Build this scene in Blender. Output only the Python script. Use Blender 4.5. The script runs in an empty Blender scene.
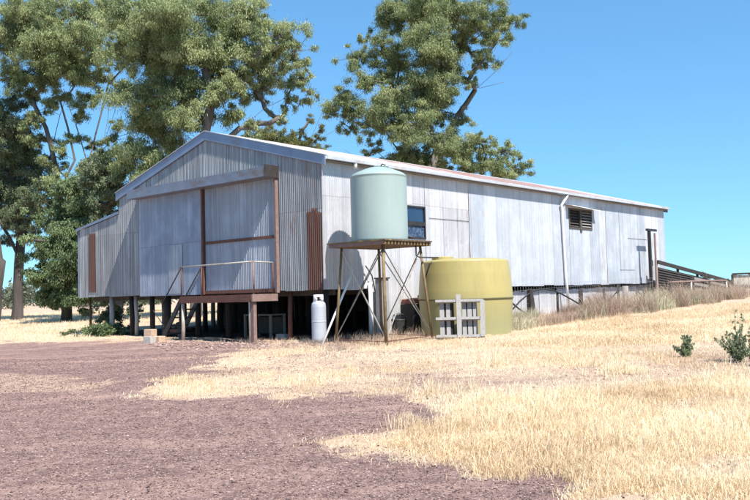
import bpy, math, random
import numpy as np
from mathutils import Matrix, Vector
random.seed(7); RNG = np.random.default_rng(11)
S = bpy.context.scene
COL = S.collection
# ------------------------------------------------------------------ camera
F750 = 820.0; PITCH = 0.0530; ROLL = 0.0265; EYE = 1.6
cam = bpy.data.cameras.new('camera'); camo = bpy.data.objects.new('camera', cam); COL.objects.link(camo)
cam.sensor_width = 36; cam.lens = F750/750*36; cam.clip_start = .1; cam.clip_end = 6000
_F = Vector((0, math.cos(PITCH), math.sin(PITCH))); _U = Vector((0, -math.sin(PITCH), math.cos(PITCH))); _R = Vector((1, 0, 0))
_c, _s = math.cos(ROLL), math.sin(ROLL)
CR = _R*_c-_U*_s; CU = _R*_s+_U*_c
M = Matrix(((CR.x, CU.x, -_F.x, 0), (CR.y, CU.y, -_F.y, 0), (CR.z, CU.z, -_F.z, EYE), (0, 0, 0, 1)))
camo.matrix_world = M; S.camera = camo
# ------------------------------------------------------------------ light
SUN = Vector((.602, -.828, 1.45)).normalized()
W = bpy.data.worlds.new('World'); S.world = W; W.use_nodes = True
nt = W.node_tree; bg = nt.nodes['Background']; sk = nt.nodes.new('ShaderNodeTexSky')
sk.sky_type = 'NISHITA'; sk.sun_disc = False; sk.sun_elevation = math.asin(SUN.z); sk.sun_rotation = math.atan2(SUN.x, SUN.y)
sk.air_density = 1.0; sk.dust_density = 0.0; sk.ozone_density = 1.5; sk.altitude = 300
tint = nt.nodes.new('ShaderNodeMix'); tint.data_type = 'RGBA'; tint.blend_type = 'MULTIPLY'; tint.inputs[0].default_value = 1; tint.inputs[7].default_value = (.66, .98, 1.16, 1)
nt.links.new(sk.outputs[0], tint.inputs[6]); gm_ = nt.nodes.new('ShaderNodeGamma'); gm_.inputs[1].default_value = .62; nt.links.new(tint.outputs[2], gm_.inputs[0])
tint2 = nt.nodes.new('ShaderNodeMix'); tint2.data_type = 'RGBA'; tint2.blend_type = 'MULTIPLY'; tint2.inputs[0].default_value = 1; tint2.inputs[7].default_value = (.63, .95, 1.20, 1)
nt.links.new(gm_.outputs[0], tint2.inputs[6]); nt.links.new(tint2.outputs[2], bg.inputs[0]); bg.inputs[1].default_value = 0.145
sl = bpy.data.lights.new('sun', 'SUN'); sl.energy = 5.0; sl.angle = math.radians(.53); sl.color = (1, .955, .89)
slo = bpy.data.objects.new('sun', sl); COL.objects.link(slo); slo.rotation_euler = SUN.to_track_quat('Z', 'Y').to_euler(); slo.location = (20, -20, 40)
S.view_settings.view_transform = 'Standard'; S.view_settings.look = 'None'; S.view_settings.exposure = 0.93; S.view_settings.gamma = 1
S.view_settings.use_curve_mapping = False
S.cycles.max_bounces = 6; S.cycles.transparent_max_bounces = 6

# ------------------------------------------------------------------ terrain height and picking
def softclip(v, a, b):
    lim = lambda t, m: np.where(t > m, m+(12*(1-np.exp(-(t-m)/12))), t)
    return -lim(-lim(v, b), -a)
def gz(x, y):
    x = np.asarray(x, float); y = np.asarray(y, float)
    z = .0175*softclip(y, -10, 48)+.016*softclip(x, -22, 20)
    z = z+.020*np.sin(x*.9+1.3*np.sin(y*.35))*np.sin(y*.55+.6)+.012*np.sin(x*2.3+y*.7)*np.sin(y*1.9-x*.4)
    return z
def ray(px, py):
    X = px-375; Y = -(py-250)
    return (CR*X+CU*Y+_F*F750)
def at(px, py):
    d = ray(px, py); z = .4
    for _ in range(30):
        t = (z-EYE)/min(d.z, -1e-3); x, y = d.x*t, d.y*t
        if y > 400 or t < 0: x, y = d.x/d.y*400, 400
        z = .5*z+.5*float(gz(x, y))
    return Vector((x, y, float(gz(x, y))))
def atd(px, py, dep):
    d = ray(px, py); t = dep/d.y
    return Vector((d.x*t, dep, EYE+d.z*t))
C0 = Vector((-1.37, 21.8)); RZ = -0.725; Z0 = .36
XA = Vector((math.cos(RZ), math.sin(RZ))); YA = Vector((-math.sin(RZ), math.cos(RZ)))
def loc2w(x, y): v = C0+XA*x+YA*y; return v.x, v.y
def sy(px, X):      # shed-frame Y on the line at X seen at picture column px
    r = (px-375)/F750; a = C0+XA*X
    return (r*a.y-a.x)/(YA.x-r*YA.y)
def zat(px, py, X, Y=None):   # height seen at a pixel on the shed line X
    if Y is None: Y = sy(px, X)
    x, y = loc2w(X, Y); return atd(px, py, y).z

# ------------------------------------------------------------------ materials
MATS = {}
class NB:
    def __init__(s, name, rough=.7, metal=0., spec=.3):
        s.m = bpy.data.materials.new(name); s.m.use_nodes = True; s.t = s.m.node_tree
        s.b = s.t.nodes['Principled BSDF']; s.b.inputs['Roughness'].default_value = rough
        s.b.inputs['Metallic'].default_value = metal; s.b.inputs['Specular IOR Level'].default_value = spec
        MATS[name] = s.m
    def n(s, kind, **kw):
        nd = s.t.nodes.new('ShaderNode'+kind)
        for k, v in kw.items():
            if k.startswith('i_'):
                nm = k[2:]; nm = int(nm) if nm.isdigit() else nm.replace('_', ' ')
                if hasattr(v, 'links') or isinstance(v, bpy.types.NodeSocket): s.t.links.new(v, nd.inputs[nm])
                else: nd.inputs[nm].default_value = v
            else: setattr(nd, k, v)
        return nd
    def L(s, a, b): s.t.links.new(a, b)
    def obj(s): return s.n('TexCoord').outputs['Object']
    def mapp(s, vec, scale): return s.n('Mapping', i_Vector=vec, i_Scale=scale).outputs[0]
    def noise(s, vec, scale, detail=4, rough=.6, dist=0.): return s.n('TexNoise', i_Vector=vec, i_Scale=scale, i_Detail=detail, i_Roughness=rough, i_Distortion=dist).outputs['Fac']
    def ramp(s, fac, stops):
        r = s.n('ValToRGB', i_Fac=fac); e = r.color_ramp.elements
        while len(e) < len(stops): e.new(.5)
        for el, (p, c) in zip(e, stops): el.position = p; el.color = (c if hasattr(c, '__len__') else (c, c, c))[:3] + (1,) if hasattr(c, '__len__') else (c, c, c, 1)
        return r.outputs[0]
    def mix(s, f, a, b, mode='MIX'):
        m = s.n('Mix', data_type='RGBA', blend_type=mode)
        for i, v in ((0, f), (6, a), (7, b)):
            if isinstance(v, bpy.types.NodeSocket): s.L(v, m.inputs[i])
            else: m.inputs[i].default_value = v if i == 0 else (tuple(v)+(1,))[:4]
        return m.outputs[2]
    def math(s, op, a, b=None, c=None):
        m = s.n('Math', operation=op)
        for i, v in enumerate((a, b, c)):
            if v is None: continue
            if isinstance(v, bpy.types.NodeSocket): s.L(v, m.inputs[i])
            else: m.inputs[i].default_value = v
        return m.outputs[0]
    def color(s, c): s.L(c, s.b.inputs['Base Color']) if isinstance(c, bpy.types.NodeSocket) else setattr(s.b.inputs['Base Color'], 'default_value', tuple(c)+(1,))
    def bump(s, h, strength=.3, dist=.02): s.L(s.n('Bump', i_Height=h, i_Strength=strength, i_Distance=dist).outputs[0], s.b.inputs['Normal'])

def simple(name, c1, c2, scale=6, rough=.7, metal=0., stretch=(1, 1, 1), spec=.3, bump=.15, dirt=None):
    b = NB(name, rough, metal, spec); o = b.obj(); v = b.mapp(o, stretch)
    f = b.noise(v, scale, 6, .65); c = b.mix(b.ramp(f, [(.3, 0.), (.7, 1.)]), c1, c2)
    if dirt:
        g = b.ramp(b.noise(v, scale*.35, 5, .7), [(.52, 0.), (.68, 1.)]); c = b.mix(g, c, dirt)
    b.color(c)
    if bump: b.bump(b.noise(v, scale*6, 4), bump, .01)
    return b.m

def iron(name, tone, tone2, rust_at=.70, rust_amt=.6, rough=.42, metal=.35, lapz=None, lap_end=None, rustcol=(.19, .075, .035), seam=True, tint=(.40, .43, .50), along='wall', wear=0.5):
    """weathered galvanised sheets: tone per sheet, streaks, laps and rust; object space is the shed frame"""
    b = NB(name, rough, metal, .4); o = b.obj(); sp = b.n('SeparateXYZ', i_0=o)
    s = b.math('ADD', sp.outputs[0], sp.outputs[1])
    if along == 'roof': s = sp.outputs[1]
    sw = b.math('DIVIDE', s, .762)
    idx = b.math('FLOOR', sw); fr = b.math('FRACT', sw)
    row = 0.
    if lapz is not None: row = b.math('GREATER_THAN', sp.outputs[2], lapz)
    cmb = b.n('CombineXYZ', i_0=idx, i_1=row if lapz is not None else 0.)
    wn = b.n('TexWhiteNoise', noise_dimensions='3D', i_Vector=cmb.outputs[0]).outputs['Value']
    c = b.mix(b.math('MULTIPLY', wn, 1.15), tone, tone2)
    st = b.noise(b.mapp(o, (5, 5, .35)) if along == 'wall' else b.mapp(o, (.4, 5, .4)), 1.6, 7, .7)
    c = b.mix(b.ramp(st, [(.32, 0.), (.72, wear)]), c, tuple(t*.62 for t in tint))
    bl = b.noise(b.mapp(o, (1, 1, .8)), 1.3, 5, .6)
    c = b.mix(b.ramp(bl, [(.45, 0.), (.75, .45)]), c, tuple(min(1, t*1.5) for t in tint))
    sk1 = b.noise(b.mapp(o, (13, 13, .22) if along == 'wall' else (.3, 13, .3)), 1.0, 5, .65); c = b.mix(b.ramp(sk1, [(.40, 0.), (.66, wear*.9)]), c, tuple(t*.40 for t in tint)); c = b.mix(b.ramp(sk1, [(.28, wear*.5), (.42, 0.)]), c, tuple(min(1, t*1.45) for t in tint))
    fine = b.noise(b.mapp(o, (24, 24, 5)), 2.2, 6, .75)
    c = b.mix(b.ramp(fine, [(.5, 0.), (.74, .35)]), c, (.20, .20, .22))
    # rust
    rn = b.noise(b.mapp(o, (2.6, 2.6, .7)), 1.1, 8, .72)
    rsh = b.n('TexWhiteNoise', noise_dimensions='3D', i_Vector=b.n('CombineXYZ', i_0=idx, i_1=row if lapz is not None else 0., i_2=7.3).outputs[0]).outputs['Value']
    rf = b.math('ADD', rn, b.math('MULTIPLY', b.math('POWER', rsh, 6.), .12))
    rm = b.ramp(rf, [(rust_at-.06, 0.), (rust_at+.08, rust_amt)])
    c = b.mix(rm, c, rustcol)
    if seam:
        e = b.math('LESS_THAN', fr, b.math('MULTIPLY', b.math('POWER', rsh, 2.), .035)); c = b.mix(b.math('MULTIPLY', e, .42), c, (.10, .10, .11)); e2 = b.ramp(b.math('ABSOLUTE', b.math('SUBTRACT', fr, .05)), [(0., .25), (.09, 0.)]); c = b.mix(e2, c, (.25, .24, .25))
        if lapz is not None:
            d = b.math('ABSOLUTE', b.math('SUBTRACT', sp.outputs[2], b.math('ADD', lapz, b.math('MULTIPLY', wn, .05))))
            c = b.mix(b.math('MULTIPLY', b.math('LESS_THAN', d, .010), .45), c, (.16, .11, .10))
        # nail rows
        nz = b.math('FRACT', b.math('MULTIPLY', sp.outputs[2], 1/.95)); ns = b.math('FRACT', b.math('DIVIDE', s, .152))
        nl = b.math('MULTIPLY', b.math('LESS_THAN', nz, .018), b.math('LESS_THAN', ns, .14)); c = b.mix(b.math('MULTIPLY', nl, .35), c, (.12, .07, .05))
    b.color(c)
    rr = b.math('ADD', b.math('MULTIPLY', rm, .35), b.math('ADD', rough-.08, b.math('MULTIPLY', st, .2))); b.L(rr, b.b.inputs['Roughness'])
    b.L(b.math('MULTIPLY', b.math('SUBTRACT', 1., rm), metal), b.b.inputs['Metallic'])
    b.bump(b.math('ADD', b.noise(b.mapp(o, (1, 1, .6)), 2.2, 3), b.math('MULTIPLY', fine, .15)), .35, .03)
    return b.m

iron('iron_front', (.55, .54, .53), (.29, .29, .30), .66, .6, lapz=3.52, metal=.2, wear=1., tint=(.38, .38, .39))
iron('iron_side', (.57, .58, .60), (.39, .42, .46), .67, .5, lapz=None, metal=.2, tint=(.5, .54, .62), wear=.3)
iron('iron_side_old', (.60, .59, .60), (.46, .46, .48), .66, .5, lapz=3.88, metal=.2, tint=(.5, .5, .52), wear=.35)
iron('iron_door', (.30, .345, .43), (.235, .275, .36), .82, .5, lapz=2.95, metal=.2, tint=(.40, .45, .55), wear=.5)
iron('iron_door_old', (.40, .42, .46), (.30, .32, .37), .80, .5, lapz=None, metal=.2, tint=(.40, .43, .50), wear=.6)
iron('iron_base', (.56, .56, .58), (.38, .39, .42), .70, .4, metal=.1, tint=(.55, .55, .58), wear=.6, rough=.6)
iron('iron_rust', (.36, .32, .31), (.24, .18, .17), .36, .95, metal=0., tint=(.30, .25, .24), rough=.75, seam=False, wear=1., rustcol=(.12, .058, .042))
def roofmat():
    b = NB('iron_roof', .5, .15, .4); o = b.obj(); sp = b.n('SeparateXYZ', i_0=o)
    y = sp.outputs[1]; idx = b.math('FLOOR', b.math('DIVIDE', y, .762))
    wn = b.n('TexWhiteNoise', noise_dimensions='1D', i_W=idx).outputs['Value']
    c = b.mix(wn, (.72, .72, .74), (.60, .61, .64))
    band = b.ramp(b.math('DIVIDE', y, 23.), [(.18, 0.), (.34, .16), (.62, .2), (.85, .1), (.95, .02)])
    rn = b.noise(b.mapp(o, (.9, 2.2, 1)), .9, 7, .7)
    rf = b.math('ADD', rn, b.math('ADD', band, b.math('MULTIPLY', wn, .05)))
    c = b.mix(b.ramp(rf, [(.55, 0.), (.66, .9)]), c, (.28, .125, .085))
    f2 = b.noise(b.mapp(o, (3, 14, 3)), 1.5, 6, .7); c = b.mix(b.ramp(f2, [(.5, 0.), (.75, .3)]), c, (.35, .34, .34))
    b.color(c); return b.m
roofmat()
simple('flashing', (.24, .29, .38), (.19, .23, .32), 3, .45, .45, (1, 1, 1), dirt=(.22, .22, .25))
simple('header_metal', (.24, .27, .33), (.18, .20, .25), 3, .5, .4, (1, 1, 3), dirt=(.20, .15, .13))
simple('gutter_paint', (.46, .48, .51), (.36, .38, .42), 3, .5, .1, dirt=(.35, .30, .27))
simple('roof_cap', (.62, .60, .60), (.50, .45, .43), 1.5, .5, .1, dirt=(.42, .22, .16))
simple('pvc_white', (.78, .78, .77), (.68, .68, .67), 3, .45)
simple('rust_steel', (.11, .050, .038), (.17, .080, .058), 9, .8, .1, dirt=(.10, .06, .05))
simple('rust_light', (.17, .105, .09), (.25, .175, .155), 9, .8, 0, dirt=(.20, .12, .09))
simple('brace_dark', (.13, .115, .10), (.22, .19, .16), 9, .7, .2, dirt=(.12, .07, .05))
simple('pipe_pale', (.50, .48, .42), (.38, .34, .28), 9, .6, .2, dirt=(.26, .15, .10))
simple('dark_steel', (.035, .033, .035), (.06, .055, .05), 8, .6, .2)
simple('black_iron', (.02, .02, .022), (.04, .038, .036), 10, .5, .1)
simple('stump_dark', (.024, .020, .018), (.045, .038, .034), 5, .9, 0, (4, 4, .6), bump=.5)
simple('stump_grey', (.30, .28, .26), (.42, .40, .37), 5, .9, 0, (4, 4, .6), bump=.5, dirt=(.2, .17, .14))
simple('post_white', (.52, .49, .44), (.38, .33, .28), 6, .85, 0, (3, 3, .6), dirt=(.25, .15, .11))
simple('timber_grey', (.30, .275, .25), (.20, .18, .165), 5, .9, 0, (6, 6, 1), bump=.4)
simple('timber_dark', (.055, .048, .044), (.10, .088, .08), 5, .9, 0, (3, 3, 1), bump=.4)
simple('timber_black', (.022, .019, .018), (.05, .043, .04), 5, .9, 0, (3, 3, 1), bump=.4)
simple('timber_pink', (.36, .27, .24), (.24, .17, .15), 6, .9, 0, (3, 3, .5), bump=.4)
simple('floor_timber', (.06, .05, .045), (.09, .075, .065), 5, .9)
simple('paling_pale', (.50, .47, .40), (.38, .34, .29), 5, .9, 0, (3, 3, .6), bump=.3, dirt=(.30, .27, .22))
simple('glass_blue', (.012, .03, .07), (.02, .045, .10), 2, .12, 0, spec=.7, bump=0)
def lacemat():
    b = NB('torn_curtain', .5); o = b.obj()
    f = b.noise(o, 11, 4, .6, 1.2); b.color(b.mix(b.ramp(f, [(.46, 0.), (.62, 1.)]), (.02, .045, .10), (.10, .14, .20))); return b.m
lacemat()
simple('yellow_paint', (.23, .18, .085), (.13, .085, .05), 8, .7, .1, dirt=(.15, .08, .045))
simple('deck_edge', (.12, .085, .055), (.07, .055, .045), 8, .8, dirt=(.3, .25, .08))
simple('gas_grey', (.44, .46, .50), (.38, .40, .45), 4, .45, .2, dirt=(.40, .39, .38))
simple('gas_white', (.68, .69, .70), (.60, .61, .63), 6, .5)
simple('pallet_wood', (.36, .345, .335), (.25, .235, .225), 7, .9, 0, (4, 4, 1), bump=.5, dirt=(.28, .26, .24))
simple('block_stone', (.40, .27, .18), (.52, .38, .27), 12, .95, bump=.6)
simple('block_grey', (.34, .31, .28), (.45, .42, .38), 12, .95, bump=.6)
simple('cabinet_grey', (.36, .36, .37), (.28, .28, .30), 4, .6, .2, dirt=(.22, .17, .14))
simple('rusty_cover', (.26, .12, .095), (.18, .08, .065), 8, .8)
simple('bark_pale', (.17, .15, .13), (.07, .06, .052), 2.5, .9, 0, (1, 1, .3), bump=.6, dirt=(.26, .23, .20))
simple('bark_dark', (.055, .045, .040), (.10, .085, .075), 3, .95, 0, (1.5, 1.5, .3), bump=.8)
def tankmat(name, c1, c2, band, streak):
    b = NB(name, .42, 0, .4); o = b.obj()
    f = b.noise(b.mapp(o, (1, 1, .35)), 2.2, 6, .65); c = b.mix(b.ramp(f, [(.3, 0.), (.75, 1.)]), c1, c2)
    g = b.noise(b.mapp(o, (5, 5, .25)), 1.6, 6, .7); c = b.mix(b.ramp(g, [(.52, 0.), (.78, .55)]), c, streak)
    if band:
        z = b.n('SeparateXYZ', i_0=o).outputs[2]; zz = b.math('ADD', z, b.math('MULTIPLY', f, .5))
        c = b.mix(b.ramp(zz, [(.9, 1.), (1.0, 0.)]) if False else b.ramp(b.math('DIVIDE', zz, 2.), [(.30, .7), (.72, 0.)]), c, band)
    b.color(c); b.bump(f, .12, .02); return b.m
tankmat('tank_green', (.25, .325, .305), (.30, .365, .345), None, (.34, .38, .36))
tankmat('tank_yellow', (.39, .325, .125), (.33, .275, .105), (.25, .26, .14), (.25, .205, .10))
simple('seam_dark', (.10, .09, .04), (.14, .12, .05), 6, .7)

# ------------------------------------------------------------------ mesh helpers
class MB:
    def __init__(s): s.v = []; s.f = []
    def add(s, vs, fs):
        k = len(s.v); s.v.extend([tuple(v) for v in vs]); s.f.extend([tuple(i+k for i in f) for f in fs]); return s
    def box(s, x0, x1, y0, y1, z0, z1, rot=None, org=None):
        vs = [Vector((x, y, z)) for z in (z0, z1) for y in (y0, y1) for x in (x0, x1)]
        if rot is not None: vs = [rot @ v for v in vs]
        if org is not None: vs = [v+Vector(org) for v in vs]
        return s.add(vs, [(0, 2, 3, 1), (4, 5, 7, 6), (0, 1, 5, 4), (2, 6, 7, 3), (0, 4, 6, 2), (1, 3, 7, 5)])
    def bar(s, a, b, w, h, up=(0, 0, 1)):        # rectangular bar between two points
        a = Vector(a); b = Vector(b); d = (b-a).normalized(); up = Vector(up)
        x = d.cross(up)
        if x.length < 1e-3: x = d.cross(Vector((0, 1, 0)))
        x.normalize(); y = x.cross(d)
        vs = [p+x*(i*w/2)+y*(j*h/2) for p in (a, b) for i, j in ((-1, -1), (1, -1), (1, 1), (-1, 1))]
        return s.add(vs, [(0, 1, 2, 3), (7, 6, 5, 4), (0, 4, 5, 1), (1, 5, 6, 2), (2, 6, 7, 3), (3, 7, 4, 0)])
    def tube(s, pts, r, n=8, cap=True):
        pts = [Vector(p) for p in pts]; m = len(pts)
        rs = r if hasattr(r, '__len__') else [r]*m
        vs = []; prev = None
        for i, p in enumerate(pts):
            d = (pts[min(i+1, m-1)]-pts[max(i-1, 0)]).normalized()
            if prev is None: a = d.orthogonal().normalized()
            else: a = (prev-d*prev.dot(d)); a = a.normalized() if a.length > 1e-6 else d.orthogonal().normalized()
            prev = a; bb = d.cross(a)
            for k in range(n):
                t = 2*math.pi*k/n; vs.append(p+(a*math.cos(t)+bb*math.sin(t))*rs[i])
        fs = [(i*n+k, i*n+(k+1) % n, (i+1)*n+(k+1) % n, (i+1)*n+k) for i in range(m-1) for k in range(n)]
        if cap: fs += [tuple(reversed(range(n))), tuple((m-1)*n+k for k in range(n))]
        return s.add(vs, fs)
    def lathe(s, prof, n=32, org=(0, 0, 0)):
        q = [prof[0]]
        for (ra, za), (rb, zb) in zip(prof, prof[1:]):
            if math.hypot(rb-ra, zb-za) > .06: q += [(ra+(rb-ra)*t, za+(zb-za)*t) for t in (.03, .97)]
            q.append((rb, zb))
        prof = q; vs = []; o = Vector(org)
        for r, z in prof:
            for k in range(n):
                t = 2*math.pi*k/n; vs.append(o+Vector((r*math.cos(t), r*math.sin(t), z)))
        fs = [(i*n+k, i*n+(k+1) % n, (i+1)*n+(k+1) % n, (i+1)*n+k) for i in range(len(prof)-1) for k in range(n)]
        fs += [tuple(reversed(range(n))), tuple((len(prof)-1)*n+k for k in range(n))]
        return s.add(vs, fs)
    def build(s, name, mat, parent=None, smooth=False, bevel=0):
        me = bpy.data.meshes.new(name); me.from_pydata(s.v, [], s.f); me.materials.append(MATS[mat])
        if smooth:
            me.polygons.foreach_set('use_smooth', [len(p.vertices) <= 4 for p in me.polygons])
        o = bpy.data.objects.new(name, me); COL.objects.link(o)
        if parent is not None: o.parent = parent
        if bevel:
            md = o.modifiers.new('b', 'BEVEL'); md.width = bevel; md.segments = 2; md.limit_method = 'ANGLE'
        return o
def tag(o, label=None, cat=None, group=None, kind=None):
    if label: o['label'] = label
    if cat: o['category'] = cat
    if group: o['group'] = group
    if kind: o['kind'] = kind
    return o
def empty(name, loc, rz=0, **k):
    o = bpy.data.objects.new(name, None); COL.objects.link(o); o.location = loc; o.rotation_euler = (0, 0, rz); o.empty_display_size = .2
    return tag(o, **k)
def npmesh(name, V, Fc, mat, parent=None, smooth=False, attrs=None):
    """V (n,3), Fc (m,k) equal size faces"""
    me = bpy.data.meshes.new(name); n = len(V); m, k = Fc.shape
    me.vertices.add(n); me.vertices.foreach_set('co', V.astype(np.float32).ravel())
    me.loops.add(m*k); me.loops.foreach_set('vertex_index', Fc.astype(np.int32).ravel())
    me.polygons.add(m); me.polygons.foreach_set('loop_start', np.arange(0, m*k, k, dtype=np.int32))
    me.polygons.foreach_set('use_smooth', np.full(m, smooth))
    for an, av in (attrs or {}).items():
        a = me.attributes.new(an, 'FLOAT', 'POINT'); a.data.foreach_set('value', av.astype(np.float32))
    me.update(calc_edges=True); me.materials.append(MATS[mat])
    o = bpy.data.objects.new(name, me); COL.objects.link(o)
    if parent is not None: o.parent = parent
    return o
def corr(name, mat, parent, s0, s1, spans, plane, axis='x', amp=.009, pitch=.0762, per=8, nrm=1, zmid=2):
    """corrugated sheet: runs along axis at plane, spans(s)->[(zb,zt)]"""
    n = max(2, int(round((s1-s0)/pitch*per))); ss = np.linspace(s0, s1, n+1)
    V = []; Fq = []; prev = {}
    for i, s in enumerate(ss):
        off = amp*math.sin(2*math.pi*s/pitch); cur = {}
        mid = .5*(ss[i]+ss[min(i+1, n)])
        for j, (zb, zt) in enumerate(spans(s)):
            k = len(V)
            for q in range(zmid):
                z = zb+(zt-zb)*q/(zmid-1)
                V.append((s, plane+off, z) if axis == 'x' else (plane+off, s, z))
            cur[j] = (k, zb, zt)
        if i:
            for j in cur:
                if j in prev and len(prev) == len(cur):
                    a = prev[j][0]; b_ = cur[j][0]
                    for q in range(zmid-1): Fq.append((a+q, b_+q, b_+q+1, a+q+1) if axis == 'x' else (a+q, b_+q, b_+q+1, a+q+1))
        prev = cur
    return npmesh(name, np.array(V), np.array(Fq), mat, parent, True)

# ------------------------------------------------------------------ ground polygons (picked on the terrain)
def poly(pts): return np.array([[*at(a, b)[:2]] for a, b in pts])
def inside(P, x, y):
    c = np.zeros(x.shape, bool); n = len(P)
    for i in range(n):
        x1, y1 = P[i]; x2, y2 = P[(i+1) % n]
        if y1 == y2: continue
        c ^= ((y1 > y) != (y2 > y)) & (x < (x2-x1)*(y-y1)/(y2-y1)+x1)
    return c
def vnoise(x, y, sc, seed=0):
    r = np.random.default_rng(seed); T = r.random((256, 256))
    X = x/sc+1000; Y = y/sc+1000; xi = np.floor(X).astype(int); yi = np.floor(Y).astype(int); fx = X-xi; fy = Y-yi
    fx = fx*fx*(3-2*fx); fy = fy*fy*(3-2*fy); g = lambda a, b: T[a % 256, b % 256]
    return (g(xi, yi)*(1-fx)+g(xi+1, yi)*fx)*(1-fy)+(g(xi, yi+1)*(1-fx)+g(xi+1, yi+1)*fx)*fy
def fbm(x, y, sc, seed=0): return .5*vnoise(x, y, sc, seed)+.27*vnoise(x, y, sc*.47, seed+1)+.15*vnoise(x, y, sc*.21, seed+2)+.08*vnoise(x, y, sc*.1, seed+3)
P_GRAVEL = poly([(-260, 344), (-60, 343.5), (60, 343), (85, 340), (150, 339.5), (215, 341.5), (262, 342.5), (258, 346), (228, 352), (205, 362), (165, 380), (148, 396), (200, 400), (300, 404), (345, 398), (378, 392), (430, 396), (446, 408), (438, 422), (400, 433), (330, 440), (308, 447), (345, 453), (385, 455), (450, 468), (520, 484), (590, 503), (800, 580), (-800, 600), (-800, 420)])
P_SAND = poly([(-120, 372), (20, 374), (80, 378), (118, 385), (90, 392), (20, 396), (-120, 400)])
P_TALL = poly([(396, 440), (392, 418), (440, 402), (520, 398), (620, 388), (760, 378), (900, 375), (1100, 470), (1100, 640), (760, 560), (600, 497), (530, 478), (460, 462)])
P_FIELD = poly([(-400, 318), (95, 318), (95, 336), (60, 341), (-60, 341), (-400, 342)])
P_BACK = poly([(500, 344), (540, 330), (600, 322), (680, 312), (760, 304), (1000, 300), (1100, 340), (760, 345), (640, 350), (560, 352)])
def gravel_mask(x, y):
    sc_ = np.clip(y/15, .25, 1.2); jx = (fbm(x, y, 1.6, 21)-.5)*1.5*sc_; jy = (fbm(x, y, 1.6, 31)-.5)*2.4*sc_
    m = np.zeros(x.shape)
    hx = (vnoise(x, y, .33, 61)-.5)*1.1*sc_; hy = (vnoise(x, y, .33, 63)-.5)*1.6*sc_
    for dx, dy in ((0, 0), (.2, .15), (-.2, -.15), (.15, -.4), (-.15, .4), (.4, .1), (-.4, -.1), (0, .7), (0, -.7)): m += inside(P_GRAVEL, x+jx+hx+dx*sc_, y+jy+hy+dy*sc_)/9.
    return np.maximum(m, soft(P_THIN, x, y, 171)*(.02+.62*vnoise(x, y, .9, 77)**1.5))
P_THIN = poly([(150, 398), (205, 362), (232, 348), (300, 345), (380, 347), (430, 352), (470, 365), (420, 385), (378, 398), (300, 404)])
P_DEB = poly([(360, 362), (440, 372), (560, 366), (700, 352), (900, 350), (900, 380), (640, 384), (540, 394), (440, 400), (360, 396)])
def soft(P, x, y, sd):
    jx = (fbm(x, y, 1.5, sd)-.5)*2.2; jy = (fbm(x, y, 1.5, sd+5)-.5)*3.4; m = np.zeros(x.shape)
    for dx, dy in ((0, 0), (.4, .5), (-.4, -.5), (.4, -.9), (-.4, .9)): m += inside(P, x+jx+dx, y+jy+dy)/5.
    return m
def sand_mask(x, y):
    jx = (fbm(x, y, 1.4, 41)-.5)*2; jy = (fbm(x, y, 1.4, 51)-.5)*3
    return inside(P_SAND, x+jx, y+jy).astype(float)
def shed_in(x, y, m=0.):      # inside shed footprint
    dx = x-C0.x; dy = y-C0.y; a = dx*XA.x+dy*XA.y; b = dx*YA.x+dy*YA.y
    return (a < m) & (a > -12.8-m) & (b > -m) & (b < 22.8+m)

def grow(a, b, step, out, fac=1.18, lim=2500):
    xs = list(np.arange(a, b+1e-6, step)); s = step; v = xs[-1]
    while v < lim: s *= fac; v += s; xs.append(v)
    s = step; v = xs[0]; lo = []
    while v > -out: s *= fac; v -= s; lo.append(v)
    return np.array(lo[::-1]+xs)
xs = grow(-13, 15, .11, 2500); ys = grow(5, 30, .11, 40)
X, Y = np.meshgrid(xs, ys); Zg = gz(X, Y)
micro = (vnoise(X, Y, .35, 5)-.5)*.03+(vnoise(X, Y, .12, 6)-.5)*.012
Zg = Zg+micro*((X > -14) & (X < 16) & (Y < 31))
nx, ny = len(xs), len(ys); idx = np.arange(nx*ny).reshape(ny, nx)
FQ = np.stack([idx[:-1, :-1], idx[:-1, 1:], idx[1:, 1:], idx[1:, :-1]], -1).reshape(-1, 4)
b = NB('ground_mat', .95, 0, .15); o = b.n('TexCoord').outputs['Object']
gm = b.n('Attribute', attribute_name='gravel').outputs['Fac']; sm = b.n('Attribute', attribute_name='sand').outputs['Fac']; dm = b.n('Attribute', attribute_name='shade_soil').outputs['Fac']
n1 = b.noise(o, .55, 7, .65); n2 = b.noise(o, 5., 6, .7); n3 = b.noise(o, 34., 5, .75); vo = b.n('TexVoronoi', i_Vector=o, i_Scale=42.).outputs['Color']; vs_ = b.n('SeparateColor', i_0=vo).outputs[0]
cg = b.mix(b.ramp(n1, [(.35, 0.), (.68, 1.)]), (.165, .103, .095), (.27, .172, .145))
cg = b.mix(b.ramp(n2, [(.38, 0.), (.72, .75)]), cg, (.44, .285, .23))
cg = b.mix(b.ramp(vs_, [(.15, .55), (.5, 0.)]), cg, (.085, .056, .062)); cg = b.mix(b.ramp(vs_, [(.8, 0.), (.97, .75)]), cg, (.40, .30, .27))
rot = b.n('Mapping', i_Vector=o, i_Rotation=(0, 0, .5), i_Scale=(.22, .9, 1)).outputs[0]; rt = b.noise(rot, 1.0, 6, .65); cg = b.mix(b.ramp(rt, [(.50, 0.), (.66, .75)]), cg, (.42, .28, .23)); cg = b.mix(b.ramp(b.noise(rot, 2.7, 5, .7), [(.56, 0.), (.70, .5)]), cg, (.095, .058, .062))
cs = b.mix(b.ramp(n2, [(.3, 0.), (.7, 1.)]), (.46, .33, .23), (.62, .48, .35))
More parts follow.
